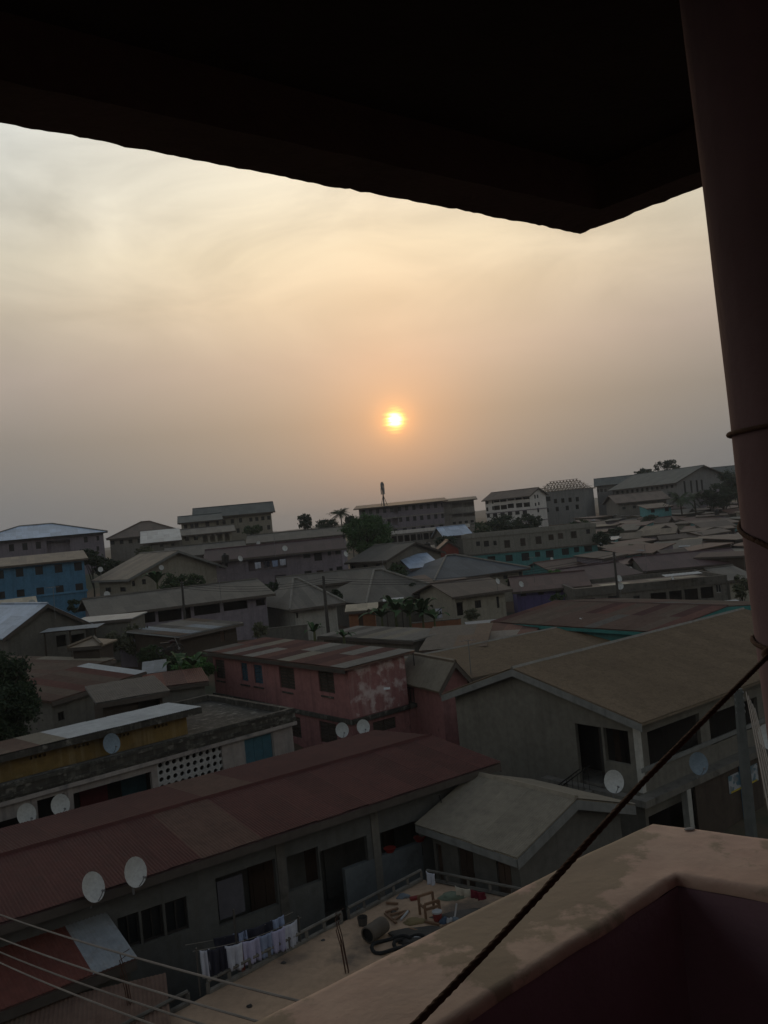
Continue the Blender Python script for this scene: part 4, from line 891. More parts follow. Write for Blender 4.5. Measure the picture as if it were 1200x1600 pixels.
# -- olive gabled house: corner posts, balcony, stairs, ground floor
def olive_house():
    s = gab; r, L, d, h = s['root'], s['L'], s['depth'], s['h']; zf = h-2.65
    for p in ((L-.2, .02), (L-.02, .25)): pass
    obj('corner_post', box(L-.16, L+.03, -.03, .16, zf, h-.02), M['pale'], r)
    obj('balcony_slab', box(L+.004, L+.55, -.25, d, zf-.28, zf-.04), M['concrete'], r)
    obj('balcony_slab', box(loc(s, 860, 1190)[0], L+.55, -.62, -.254, zf-.28, zf-.04), M['concrete'], r)
    obj('balcony_rail', box(L+.005, L+.06, -.02, d, zf+.72, zf+.88), M['fasciapale'], r)
    # inside walls of the veranda so that it reads as a dark room
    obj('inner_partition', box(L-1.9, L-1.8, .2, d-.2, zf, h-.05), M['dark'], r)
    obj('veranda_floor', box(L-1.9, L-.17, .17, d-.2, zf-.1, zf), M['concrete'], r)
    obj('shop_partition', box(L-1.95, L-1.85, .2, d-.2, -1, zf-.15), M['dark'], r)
    for v in (1.8, 5.6, 9.4): obj('column', box(L+.3, L+.56, v, v+.26, -1, zf-.285), M['pale'] if v != 5.6 else surf('blue_paint', (.025, .11, .20), rnd=0), r)
    u, z = loc(s, 945, 1165); opening(r, 'd', Matrix.Translation((loc(s, 912, 1165)[0], .85, zf)), .95, 2.1)
    # outside stair with iron rails
    ua, _ = loc(s, 940, 1190); ub, _ = loc(s, 870, 1230)
    st = bmesh.new(); n = 9
    for k in range(n): bx(st, ua-(k+1)*.27, ua-k*.27, -1.25, -.63, zf-.28-(k+1)*.19, zf-.06-k*.19)
    obj('stair', st, M['concrete'], r)
    for y in (-1.27, -.66):
        for k in range(n):
            bm = bmesh.new(); x = ua-(k+.5)*.27; tube(bm, [(x, y, zf-.06-k*.19), (x, y, zf+.8-k*.19)], .014, 4); obj('baluster', bm, M['blackmetal'], r)
        bm = bmesh.new(); tube(bm, [(ua, y, zf+.88), (ua-n*.27, y, zf+.88-n*.19)], .025, 5); obj('handrail', bm, M['blackmetal'], r)
    for q in (.2, .45, .7): bm = bmesh.new(); tube(bm, [(L-.02, 9.3, zf+.9+q), (L-.02, 13., zf+.9+q)], .012, 4); obj('rail_wire', bm, M['wire'], r)
    # wall panel with posters by the shop
    v0, v1 = loc(s, 1138, 1222, 'r', .4)[0], loc(s, 1184, 1210, 'r', .4)[0]
    m = bpy.data.materials.new('poster_print'); m.use_nodes = True; nt = m.node_tree; P = nt.nodes['Principled BSDF']
    tc = nt.nodes.new('ShaderNodeTexCoord'); vo = nt.nodes.new('ShaderNodeTexVoronoi'); vo.inputs['Scale'].default_value = 7.; rp = nt.nodes.new('ShaderNodeValToRGB')
    nt.links.new(tc.outputs['Object'], vo.inputs['Vector']); nt.links.new(vo.outputs['Color'], rp.inputs[0]); nt.links.new(rp.outputs[0], P.inputs['Base Color'])
    e = rp.color_ramp.elements; e[0].color = (.24, .25, .26, 1); e[1].color = (.03, .05, .06, 1); e.new(.45).color = (.13, .14, .15, 1); e.new(.6).color = (.06, .11, .14, 1); rp.color_ramp.interpolation = 'CONSTANT'
    v0, v1 = min(v0, v1), max(v0, v1)
    for k in range(2):
        a, b = v0+(v1-v0)*(k*.53), v0+(v1-v0)*(.47+k*.53)
        pz = loc(s, 1161, 1216, 'r', .4)[1]
        p = thing('poster', ('pale printed poster with dark figures under the balcony', 'pale printed poster with blue shapes under the balcony')[k], 'poster', r.location, r.rotation_euler.z)
        obj('sheet', box(L+.40, L+.415, a, b, pz-.35, pz+.33), m, p); obj('strip', box(L+.416, L+.42, a+.1, b-.1, pz-.35, pz-.28), surf('poster_yellow', (.35, .27, .04), rnd=0), p)
    obj('shop_wall', box(L+.3, L+.39, v0-2.2, v1+.3, -1, zf-.285), M['wood'], r)
olive_house()
# -- shed roof-sheets and odd strips on other roofs
def roof_strips():
    r, L, d, h = rus['root'], rus['L'], rus['depth'], rus['h']
    t = rus['rise']/(d/2)
    def strip(s, px0, py0, px1, py1, w, mat):
        pass
    # flat-roof patches on the veranda house
    s = ver; r = s['root']; L, d, h = s['L'], s['depth'], s['h']
    for x0, x1, y0, y1 in ((L*.52, L*.82, 2.2, 4.4), (L*.25, L*.45, 4.6, 6.4), (L*.6, L*.95, 5.2, 7.)):
        obj('roof_patch', box(x0, x1, y0, y1, h+.125, h+.15), M['r_cream'], r)
    obj('roof_cover', box(.12, L-.12, .12, d-.12, h+.3, h+.34) if False else box(L*.1, L*.5, .3, 2.4, h+.125, h+.14), M['r_brown'], r)
roof_strips()

# ------------------------------------------------------------------ sandy flat roof with low rail
ZS = 3.2
def flat_roof():
    K = PZ(661, 1374, ZS); dl = (PZ(300, 1566, ZS)-K).normalized(); dr = (PZ(792, 1401, ZS)-K).normalized()
    a, b = 11.5, 13.
    root = thing('flat_roofed_house', 'flat sandy concrete roof with a low rail, strewn with junk', 'building', (K.x, K.y, ZS), 0)
    q = [Vector((0, 0, 0)), dl*a, dl*a+dr*b, dr*b]
    m = surf('sandy_screed', (.30, .205, .135), col2=(.24, .165, .11), stain=(.075, .06, .048), stain_lo=.56, stain_hi=.68, sscale=.45, s1=.8, s2=5, rnd=0, bump=.5, bscale=9, amt=.7)
    n = 44; bm = bmesh.new(); grid = []
    for i in range(n+1):
        r = []
        for j in range(n+1):
            p = dl*a*i/n+dr*b*j/n; r.append(bm.verts.new((p.x, p.y, .02*noise.noise((p.x*1.3, p.y*1.3, 0))+.03*max(0, noise.noise((p.x*.6, p.y*.6, 5)))-.01)))
        grid.append(r)
    for i in range(n):
        for j in range(n): bm.faces.new((grid[i][j], grid[i+1][j], grid[i+1][j+1], grid[i][j+1]))
    obj('roof_deck', bm, m, root, smooth=True)
    bm = bmesh.new(); V = [[bm.verts.new((p.x, p.y, z)) for p in q] for z in (-.02, -5)]
    for i in range(4): bm.faces.new((V[0][i], V[0][(i+1) % 4], V[1][(i+1) % 4], V[1][i]))
    obj('wall', bm, M['concrete'], root)
    m2 = M['concrete']
    def rail(p, d, L, n):
        bm = bmesh.new(); bmt = (p+Vector((0, 0, .27)), p+d*L+Vector((0, 0, .27)))
        tube(bm, bmt, .04, 6); obj('rail', bm, M['concrete'], root)
        for k in range(n+1):
            c = p+d*(L*k/n); bm = box(c.x-.035, c.x+.035, c.y-.035, c.y+.035, -.02, .235); obj('post', bm, M['concrete'], root)
        c = d.cross(Vector((0, 0, 1)))
        bm = bmesh.new(); tube(bm, (p+Vector((0, 0, .03)), p+d*L+Vector((0, 0, .03))), .06, 5); obj('kerb', bm, m2, root)
    rail(dl*.05, dl, 2.7, 5); rail(dl*3.0, dl, 3.9, 7); rail(dl*7.4, dl, 3.2, 6); rail(dr*.15, dr, 4.6, 7)
    # starter bars left in the slab
    for px, py, lab in ((540, 1520, 'bunch of rusty starter bars standing on the sandy roof'), (203, 1590, 'bunch of rusty starter bars beside the low rust roof')):
        c = PZ(px, py, ZS); t = thing('rebar_bunch', lab, 'rebar', (c.x, c.y, ZS))
        for k in range(4):
            bm = bmesh.new(); x, y = .07*(k % 2), .07*(k//2); hh = .95+.12*k
            tube(bm, [(x, y, -.05), (x*.6-.05, y, hh*.6), (x*.3-.12, y*.5, hh), (x*.3-.08+.05*k, y*.5+.03, hh+.08)], .011, 4); obj('bar', bm, surf('rust_bar', (.06, .03, .02), rnd=.2), t)
    return K, dl, dr
K_, DL_, DR_ = flat_roof()

def junk():
    rust = surf('rusty_drum', (.085, .07, .055), stain=(.03, .022, .018), rnd=0, bump=.4); blk = surf('black_rubber_and_shade', (.012, .012, .012), rnd=.2); wood = surf('old_wood', (.13, .075, .045), rnd=.2)
    red = surf('red_plastic', (.14, .022, .02), rnd=.1); white = surf('white_plastic', (.27, .27, .27), rnd=.1); green = surf('sacking', (.10, .12, .085), rnd=.2); grey = surf('ash', (.05, .045, .04), rnd=.3, bump=.6)
    def put(px, py, dz=0): p = PZ(px, py, ZS); return (p.x, p.y, ZS+dz)
    def single(name, bm, mat, px, py, label, cat, rz=0, dz=0, group=None, smooth=False, rx=0):
        o = obj(name, bm, mat, None, smooth); o.location = put(px, py, dz); o.rotation_euler = (rx, 0, rz); return tag(o, label, cat, group)
    # overturned drum
    t = thing('oil_drum', 'dented grey drum lying on its side on the sandy roof', 'drum', put(588, 1466, .2), R(52)); t.scale = (.8, .8, .8)
    bm = bmesh.new(); prof = [(-.38, .20), (-.38, .24), (-.30, .245), (-.14, .235), (-.12, .25), (.1, .235), (.12, .25), (.3, .245), (.38, .24), (.38, .0)]; rings = []
    for x, rr in prof: rings.append([bm.verts.new((x, rr*math.cos(a)*1.03, rr*math.sin(a)*(1 if math.sin(a) > 0 else .97))) for a in (2*math.pi*k/18 for k in range(18))])
    for a, b in zip(rings, rings[1:]):
        for k in range(18): bm.faces.new((a[k], a[(k+1) % 18], b[(k+1) % 18], b[k]))
    obj('shell', bm, rust, t, True); bm = bmesh.new(); tube(bm, [(-.3, 0, 0), (-.2, 0, 0)], .232, 14); obj('inside', bm, blk, t)  # black plug set in the open end stands in for the shade within
    # tyre-like hose loops
    for px, py, rr, lab in ((612, 1479, .38, 'wide loop of black hose lying beside the drum'), (640, 1475, .3, 'smaller loop of black hose by the ash')):
        bm = bmesh.new(); pts = [(rr*math.cos(a)*1.25, rr*math.sin(a)*.8, .03*math.sin(3*a)) for a in (2*math.pi*k/28 for k in range(27))]; tube(bm, pts, .045, 7); single('hose', bm, blk, px, py, lab, 'hose', R(20), .05, smooth=True)
    # broken stool
    t = thing('broken_stool', 'broken wooden stool frame on the sandy roof', 'stool', put(672, 1429), R(25))
    for x, y in ((-.2, -.16), (.2, -.16), (-.2, .16), (.2, .16)): obj('leg', box(x-.025, x+.025, y-.025, y+.025, 0, .46 if y > 0 else .36), wood, t)
    for y, z in ((-.16, .2), (-.16, .33), (.16, .42)): obj('stretcher', box(-.2, .2, y-.02, y+.02, z, z+.06), wood, t)
    for x in (-.2, .2): obj('stretcher', box(x-.02, x+.02, -.14, .14, .24, .29), wood, t)
    def lump(r, sx, sy, sz, seed, sub=3):
        bm = bmesh.new(); bmesh.ops.create_icosphere(bm, subdivisions=sub, radius=r)
        for v in bm.verts:
            f = 1+.45*noise.noise(v.co/r*1.4+Vector((seed, 0, 0)))+.2*noise.noise(v.co/r*4+Vector((0, seed, 0)))
            v.co = Vector((v.co.x*sx*f, v.co.y*sy*f, max(v.co.z*sz*f, -.03)))
        return bm
    kind(single('ash_heap', lump(.45, 1.7, 1.0, .14, 3), grey, 660, 1462, 'dark heap of ash and rubble along the sandy roof', 'rubble', smooth=True), 'stuff')
    kind(single('ash_heap', lump(.45, 1.5, .7, .14, 8), grey, 720, 1432, 'dark heap of ash by the low rail of the sandy roof', 'rubble', smooth=True), 'stuff')
    single('sack', lump(.2, 1.6, 1.1, .5, 2), green, 706, 1402, 'pale green crumpled sack by the rail', 'sack', smooth=True)
    single('cloth_heap', lump(.17, 1.7, 1., .45, 9), surf('yellowed', (.16, .12, .06), rnd=0), 648, 1440, 'yellowish rag heap beside the stool', 'rags', smooth=True)
    single('plastic_bag', lump(.12, 1.4, .9, .7, 4), surf('bluish', (.11, .125, .14), rnd=0), 630, 1402, 'bluish plastic bag on the sandy roof', 'bag', smooth=True)
    single('foil_bag', lump(.12, 1.5, .9, .5, 6), white, 654, 1466, 'white crumpled bag on the ash', 'bag', smooth=True)
    def bucket(r, h): 
        bm = bmesh.new(); tube(bm, [(0, 0, 0), (0, 0, h)], r*.8, 12, r, cap=False); bm.faces.new([v for v in bm.verts if v.co.z < .001][:12]); return bm
    t = thing('bucket', 'red bucket with a pale rim on the sandy roof', 'bucket', put(684, 1438)); obj('body', bucket(.12, .2), red, t); bm = bmesh.new(); tube(bm, [(0, 0, .19), (0, 0, .23)], .125, 12); obj('rim', bm, white, t)
    single('pot', bucket(.13, .2), surf('pot_dark', (.05, .045, .04), rnd=0), 567, 1445, 'small dark pot on the sandy roof', 'pot')
    single('red_scrap', box(-.12, .12, -.07, .07, 0, .06), red, 648, 1405, 'red plastic scrap on the sandy roof', 'scrap', R(15))
    single('stick', tube(bmesh.new(), [(-.25, 0, .03), (.22, .05, .03)], .03, 6), white, 634, 1432, 'short white pipe on the sandy roof', 'pipe', R(60))
    single('pipe', tube(bmesh.new(), [(0, 0, .02), (.1, .05, .42)], .022, 5), white, 710, 1441, 'white pipe leaning on the ash heap', 'pipe')
    rr = random.Random(4)
    for k in range(8):
        l = rr.uniform(.25, .7); single('plank', box(-l/2, l/2, -.03, .03, 0, .04), wood, rr.uniform(600, 720), rr.uniform(1400, 1460), 'small broken stick lying on the sandy roof', 'stick', rr.uniform(0, 3), .01, 'broken sticks on the sandy roof')
    for k in range(3): single('jerrycan', lump(.11, 1, .8, 1.1, k+11), surf('can%d' % k, ((.04, .06, .09), (.2, .2, .2), (.10, .12, .14))[k], rnd=0), 694+k*9, 1441+k*2-k*k, ('blue can among the junk', 'white can among the junk', 'pale blue can among the junk')[k]+' on the sandy roof', 'can', smooth=True)
    for px, py in ((390, 1572), (443, 1505), (515, 1560), (560, 1420), (615, 1425), (505, 1470)):
        single('stone', lump(.05, 1.3, 1, .8, px*.1, 2), grey, px, py, 'small dark stone lying on the sandy roof', 'stone', group='stones on the sandy roof', smooth=True)
junk()

# ------------------------------------------------------------------ washing on the rail
def cloth(name, p, q, drop, mat, label, cat, group=None, seed=0, thick=.012):
    """one piece of washing pegged between p and q"""
    p, q = Vector(p), Vector(q); d = q-p; L = d.length; d.normalize(); nrm = d.cross(Vector((0, 0, 1))).normalized()
    bm = bmesh.new(); n, mrow = 12, 9; G = []
    for j in range(mrow+1):
        r = []
        for i in range(n+1):
            f, g = i/n, j/mrow
            w = (.035*math.sin(f*11+seed)+.03*math.sin(f*23+seed*2))*(.3+g)+.04*noise.noise((f*3+seed, g*2, seed))*g
            sag = -.03*math.sin(math.pi*f)
            r.append(bm.verts.new(p+d*(L*(f*(1-.06*g)+.03*g))+nrm*w+Vector((0, 0, sag-drop*g*(1+.06*noise.noise((f*2, seed, 1)))))))
        G.append(r)
    for j in range(mrow):
        for i in range(n): bm.faces.new((G[j][i], G[j][i+1], G[j+1][i+1], G[j+1][i]))
    o = obj(name, bm, mat, None, True, recalc=False); md = o.modifiers.new('thick', 'SOLIDIFY'); md.thickness = thick
    return tag(o, label, cat, group)
def washing():
    cl = lambda k, c: surf('cloth_'+k, c, rnd=.05, amt=.25)
    lil, wht, drk, blu, red = cl('lilac', (.30, .29, .40)), cl('white', (.36, .37, .42)), cl('dark', (.02, .02, .03)), cl('blue', (.20, .24, .34)), cl('red', (.14, .04, .03))
    up_ = Vector((0, 0, 1)); A = PZ(318, 1553, ZS)+up_*.95; B = PZ(466, 1478, ZS)+up_*.62
    off = DL_.cross(up_).normalized(); off = off if off.y > 0 else -off
    P_ = lambda t, o=0.: A.lerp(B, t)+off*o-up_*.10*math.sin(math.pi*t)
    ln = thing('washing_line', 'sagging washing line above the rail of the sandy roof', 'washing line', A)
    bm = bmesh.new(); tube(bm, [P_(k/16)-A for k in range(-1, 18)], .006, 4); obj('cord', bm, M['wire'], ln)
    bm = bmesh.new(); tube(bm, [P_(k/16, .3)+up_*.05-A for k in range(-1, 18)], .006, 4); obj('cord', bm, M['wire'], ln)
    for t in (-.03, .36, 1.03): bm = bmesh.new(); p = P_(t)-A; tube(bm, [(p.x, p.y, ZS-A.z), (p.x, p.y, p.z+(.75 if t == .36 else .06))], .025, 6); obj('post', bm, M['pole'], ln)
    items = [(.0, .09, .6, wht, 'narrow white cloth at the low end of the washing line', 'cloth'), (.06, .19, .62, drk, 'black garment on the washing line', 'garment'), (.16, .25, .58, drk, 'black trousers under a white collar on the washing line', 'garment'),
             (.235, .40, .55, wht, 'plain pale towel beside the black garments', 'towel'), (.38, .42, .7, red, 'rust red cloth hung at the line post', 'cloth'), (.405, .58, .52, lil, 'ribbed lilac towel next to the rust red cloth', 'towel'),
             (.565, .73, .5, blu, 'smooth pale blue towel on the washing line', 'towel'), (.715, .86, .5, lil, 'lilac shirt hung upside down on the washing line', 'shirt'), (.84, 1.01, .55, wht, 'patterned white sheet at the high end of the washing line', 'sheet')]
    for i, (a, b, dr, m, lab, cat) in enumerate(items): cloth(cat.replace(' ', '_'), P_(a, -.01-.03*(i % 2)), P_(b, -.01-.03*(i % 2)), dr, m, lab, cat, seed=i*1.7)
    for i, (a, b, dr, m, lab, cat) in enumerate([(.2, .55, .34, drk, 'dark blanket on the back cord of the washing line', 'blanket'), (.40, .54, .2, blu, 'folded pale blue cloth on the back cord', 'cloth'), (.52, .82, .36, drk, 'dark cloth bundled on the back cord above the pale blue towel', 'cloth'), (.80, .95, .22, blu, 'bluish garment on the back cord near the high end', 'garment')]):
        cloth(cat, P_(a, .29)+up_*.1, P_(b, .29)+up_*.1, dr, m, lab, cat, seed=20+i)
    # small cloths on the right rail
    for i, (x0, y0, x1, y1, dr, m, lab, cat) in enumerate([(666, 1368, 680, 1372, .30, wht, 'white cloth hung at the corner of the sandy roof', 'cloth'), (711, 1384, 734, 1389, .2, cl('lace', (.33, .30, .24)), 'lace trimmed cloth on the short rail', 'cloth'), (736, 1389, 757, 1394, .2, cl('deepred', (.10, .012, .02)), 'deep red cloth on the short rail', 'cloth')]):
        a, b = PZ(x0, y0, ZS+.33), PZ(x1, y1, ZS+.33); a.z += .12 if i == 0 else 0; b.z = a.z; cloth('cloth', a, b, dr, m, lab, cat, seed=30+i)
    a, b = PD(680, 951, 74), PD(690, 950, 74); cloth('sheet', a, b, .85, wht, 'white sheet hung out beside the banana plants', 'sheet', seed=40)
    for i, (x, y, c) in enumerate(((398, 879, wht), (412, 877, drk), (425, 876, blu), (437, 874, wht))):
        a, b = PD(x, y, 104.6), PD(x+9, y-1, 104.6); cloth('garment', a, b, .75, c, ('white shirt', 'dark cloth', 'pale blue cloth', 'white towel')[i]+' drying on the balcony of the purple-grey house', 'garment', seed=50+i)
washing()

# ------------------------------------------------------------------ satellite dishes
def dish_meshes():
    bm = bmesh.new(); n, k = 20, 5; rings = [[bm.verts.new((0, 0, 0))]]
    for i in range(1, k+1): rr = i/k; rings.append([bm.verts.new((rr*math.cos(a), rr*1.1*math.sin(a), .24*rr*rr)) for a in (2*math.pi*q/n for q in range(n))])
    for q in range(n): bm.faces.new((rings[0][0], rings[1][q], rings[1][(q+1) % n]))
    for a, b in zip(rings[1:], rings[2:]):
        for q in range(n): bm.faces.new((a[q], b[q], b[(q+1) % n], a[(q+1) % n]))
    me = bpy.data.meshes.new('reflector'); bm.to_mesh(me); bm.free(); me.materials.append(M['dish'])
    for p in me.polygons: p.use_smooth = True
    bm = bmesh.new(); tube(bm, [(0, -1.05, .22), (0, -.75, .75), (0, -.45, 1.05)], .035, 5); a = bpy.data.meshes.new('feed_arm'); bm.to_mesh(a); bm.free(); a.materials.append(M['metal'])
    bm = bmesh.new(); tube(bm, [(0, -.42, 1.0), (0, -.5, 1.22)], .09, 8); f = bpy.data.meshes.new('feed_horn'); bm.to_mesh(f); bm.free(); f.materials.append(M['metal'])
    bm = bmesh.new(); tube(bm, [(0, 0, -.02), (0, 0, -.28)], .12, 6); b = bpy.data.meshes.new('bracket'); bm.to_mesh(b); bm.free(); b.materials.append(M['metal'])
    return me, a, f, b
DM = dish_meshes()
def dish(px, py, D, dia, label, az=0, tilt=50, grey=False, foot=.6, z=None):
    """az: where it faces (0 = towards the viewer, positive to the right), tilt from straight up"""
    p = PD(px, py, D); t = thing('satellite_dish', label, 'satellite dish', (p.x, p.y, p.z-foot))
    Mx = Matrix.Translation((0, 0, foot)) @ Matrix.Rotation(R(az), 4, 'Z') @ Matrix.Rotation(R(tilt), 4, 'X') @ Matrix.Scale(dia/2, 4)
    for me in DM:
        o = meshobj(me.name.split('.')[0], me, None, t, Mx)
        if grey and me is DM[0]: setmat(o, M['dishgrey'])
    bm = bmesh.new(); q = Mx @ Vector((0, 0, -.28)); tube(bm, [(q.x, q.y, q.z), (q.x, q.y+.02, min(0, q.z)-.05)], .025, 6); obj('mast', bm, M['metal'], t)
dish(143, 1387, 20.3, .64, 'white satellite dish on the maroon roof edge above the pale patched strip', 62, 70, foot=.45)
dish(209, 1363, 20.6, .64, 'white satellite dish on the maroon roof edge above the long window', 56, 76, foot=.5)
dish(40, 1273, 28.6, .66, 'white satellite dish before the veranda of the screen house, by the thin post', 50, 76, foot=1.2)
dish(93, 1258, 29.2, .66, 'white satellite dish before the veranda of the screen house, by the thick column', 46, 76, foot=1.2)
dish(173, 1162, 32.0, .68, 'blue-grey satellite dish on the yellow roof room', 46, 76, True, foot=.5)
dish(534, 1141, 41.5, .66, 'white satellite dish on the pink house, nearer its lower shutter', 20, 74, foot=.7)
dish(567, 1136, 41.8, .66, 'white satellite dish at the corner of the pink house', 20, 74, foot=.7)
dish(958, 1221, 27.6, .66, 'cream satellite dish at the stair of the olive gabled house', 8, 76, foot=.6)
dish(1090, 1193, 29.6, .70, 'blue-grey satellite dish on the balcony wall of the olive house', 10, 76, True, foot=.5)
dish(1199, 1151, 30.5, .82, 'pale satellite dish on the balcony by the utility pole', 8, 76, foot=.6)
for i, (px, py, D, d_, lab) in enumerate(((967, 904, 74, .75, 'satellite dish high on the pole before the veranda house'), (969, 916, 74, .8, 'satellite dish lower on the pole before the veranda house'), (814, 913, 88, .8, 'satellite dish above the violet house'), (777, 908, 84, .8, 'satellite dish on the shallow brown roof'),
     (911, 890, 112, .8, 'satellite dish on the turquoise house with the rusty roof'), (985, 889, 110, .8, 'satellite dish at the end of the turquoise house with the rusty roof'), (862, 874, 130, .8, 'satellite dish on the turquoise ground floor of the long block'), (375, 873, 102, .9, 'satellite dish above the washing balcony'),
     (445, 857, 104, .9, 'satellite dish on the maroon roof beside the washing balcony'), (404, 849, 132, .9, 'satellite dish on the mauve house behind the maroon roof'), (167, 929, 92, .9, 'satellite dish before the beige bungalow'), (540, 866, 104, .9, 'satellite dish at the end of the purple-grey house'),
     (50, 943, 78, .9, 'satellite dish on the cream roof'), (664, 856, 118, .8, 'satellite dish by the brick red gable house'), (252, 887, 100, .8, 'satellite dish behind the beige gable'), (1050, 903, 86, .7, 'satellite dish on the flat patched roof'), (157, 890, 100, .8, 'satellite dish on the brown roof of the beige bungalow'))):
    dish(px, py, D, d_*.72, 'small white '+lab, (20, -15, 30, 45)[i % 4], 70, foot=.9)

# ------------------------------------------------------------------ poles, mast and wires
def pole(px0, py0, px1, py1, D, r, label, arm=False, insul=False, mat='pole'):
    t_, b_ = PD(px0, py0, D), PD(px1, py1, D); o = thing('utility_pole', label, 'utility pole', (b_.x, b_.y, b_.z))
    h = t_.z-b_.z; lean = t_-b_; bm = bmesh.new(); tube(bm, [(0, 0, -2.5), (lean.x*.5, 0, h*.5), (lean.x, 0, h)], r*1.15, 8, r*.8); obj('shaft', bm, M[mat], o)
    if arm:
        for q in (.15, .9): obj('cross_arm', box(lean.x-.8, lean.x+.8, -.06, .06, h-q-.12, h-q), M['pole'], o)
    if insul:
        for q in (.12, .3, .48, .66): bm = bmesh.new(); tube(bm, [(lean.x-.13, -.02, h-q), (lean.x+.13, -.02, h-q)], .05, 6); obj('insulator', bm, M['metal'], o)
    return o, t_
pole(505, 900, 512, 978, 74, .14, 'leaning utility pole beside the whitewashed bungalow', insul=True)
pole(284, 908, 289, 972, 68, .10, 'thin utility pole before the compound house', insul=True)
pole(959, 862, 967, 948, 73, .11, 'utility pole with dishes before the veranda house', insul=True)
po, ptop = pole(1153, 1076, 1172, 1292, 24.5, .16, 'grey-green utility pole before the olive house balcony', insul=True, mat='shedgrey')
def wires(label, name, spans, r, mat):
    t = thing(name, label, 'cable', spans[0][0])
    for p, q, sag in spans:
        bm = bmesh.new(); pts = [p.lerp(q, k/20)-Vector((0, 0, sag*4*(k/20)*(1-k/20)))-spans[0][0] for k in range(21)]; tube(bm, pts, r, 5); obj('wire', bm, M[mat], t)
wires('bundle of pale service cables sloping down from the grey-green pole', 'service_cable', [(ptop+Vector((.2+.05*k, -.05, -.1-.12*k)), PD(1214+7*k, 1330+6*k, 9.5), .02) for k in range(5)], .013, 'wire')
wires('four pale power lines crossing in front of the rusty lean-to', 'power_line', [(PD(-60, ya, 9.5+.2*k), PD(xb, yb, 3.6), .06) for k, (ya, xb, yb) in enumerate(((1406, 640, 1606), (1441, 600, 1650), (1461, 580, 1680), (1475, 560, 1712)))], .0072, 'wire')
a = PD(505, 903, 74); b = PD(959, 866, 73)
wires('thin black lines strung from the leaning pole to the dish pole', 'power_line', [(a-Vector((0, 0, .2*k)), b-Vector((0, 0, .2*k)), .9) for k in range(3)], .014, 'wireblack')
wires('thin black lines strung from the leaning pole to the compound pole', 'power_line', [(a-Vector((0, 0, .2*k)), PD(284, 911, 68)-Vector((0, 0, .2*k)), .5) for k in range(3)], .014, 'wireblack')
def antenna_mast():
    b_ = PD(600, 788, 203); t_ = PD(597, 753, 203); h = t_.z-b_.z
    o = thing('antenna_mast', 'slim antenna mast with panel cluster on the big dark block', 'antenna', (b_.x, b_.y, b_.z-.6)); h += .6
    bm = bmesh.new(); tube(bm, [(0, 0, 0), (0, 0, h)], .16, 8); obj('pole', bm, M['blackmetal'], o)
    for k in range(3):
        a = k*2.1+.4; bm = bmesh.new(); tube(bm, [(math.cos(a)*.95, math.sin(a)*.95, 0), (0, 0, h*.48)], .07, 5); obj('stay', bm, M['blackmetal'], o)
        for z, l, rr in ((h*.5, 1.5, .38), (h*.68, 1.5, .34), (h*.86, .7, .2)):
            a2 = a+z; c = Vector((math.cos(a2)*rr, math.sin(a2)*rr, z)); bm = box(-.09, .09, -.17, .17, 0, l); obj('panel_antenna', bm, M['metal'], o, mw=Matrix.Translation(c) @ Matrix.Rotation(a2, 4, 'Z'))
antenna_mast()

# ------------------------------------------------------------------ trees and plants
def crown_mesh(rx, ry, rz, leaf, n, seed, clumps=40, hollow=.35):
    rg = random.Random(seed); V, Fc = [], []
    cs = []
    while len(cs) < clumps:
        v = Vector((rg.uniform(-1, 1), rg.uniform(-1, 1), rg.uniform(-.85, 1)))
        if hollow < v.length < 1: cs.append((v, rg.uniform(.16, .34)))
    for k in range(n):
        c, cr_ = rg.choice(cs)
        d = Vector((rg.gauss(0, 1), rg.gauss(0, 1), rg.gauss(0, .8))); p = c+d*cr_*.5
        p = Vector((p.x*rx, p.y*ry, p.z*rz))
        a = Vector((rg.gauss(0, 1), rg.gauss(0, 1), rg.gauss(0, 1))).normalized(); b = a.orthogonal().normalized(); l = leaf*rg.uniform(.6, 1.3); i = len(V)
        V += [p-a*l, p+b*l*.45, p+a*l, p-b*l*.45]; Fc.append((i, i+1, i+2, i+3))
    me = bpy.data.meshes.new('crown'); me.from_pydata(V, [], Fc); me.update(); return me
def tree(px, py, D, rpx, rpy, label, mat='leaf', n=2600, leafpx=2.6, name='tree', cat='tree', trunk=True, seed=None, clumps=40, base=None, group=None):
    c = PD(px, py, D); rx, rz = rpx*D/F, rpy*D/F; g = ground(c.x, c.y) if base is None else base
    g = min(g, c.z-rz*.5)
    t = thing(name, label, cat, (c.x, c.y, g), 0, group); hz = c.z-g; seed = seed if seed is not None else int(px*7+py)
    o = meshobj('crown', crown_mesh(rx, rx*.9, rz, leafpx*D/F, n, seed, clumps), M[mat], t); o.location = (0, 0, hz)
    if trunk:
        rg = random.Random(seed); bm = bmesh.new(); tr = max(.08, rx*.07)
        tube(bm, [(0, 0, -.5), (.05*rx, 0, hz*.4), (0, .03*rx, hz)], tr*1.3, 8, tr*.6)
        for k in range(7):
            a = rg.uniform(0, 6.28); st = hz*rg.uniform(.45, .85); e = Vector((math.cos(a)*rx*.75, math.sin(a)*rx*.7, hz+rz*rg.uniform(-.3, .65)))
            tube(bm, [(0, 0, st), (e.x*.45, e.y*.45, st+(e.z-st)*.6), tuple(e)], tr*.5, 5, tr*.12)
        obj('trunk', bm, M['bark'], t)
    return t
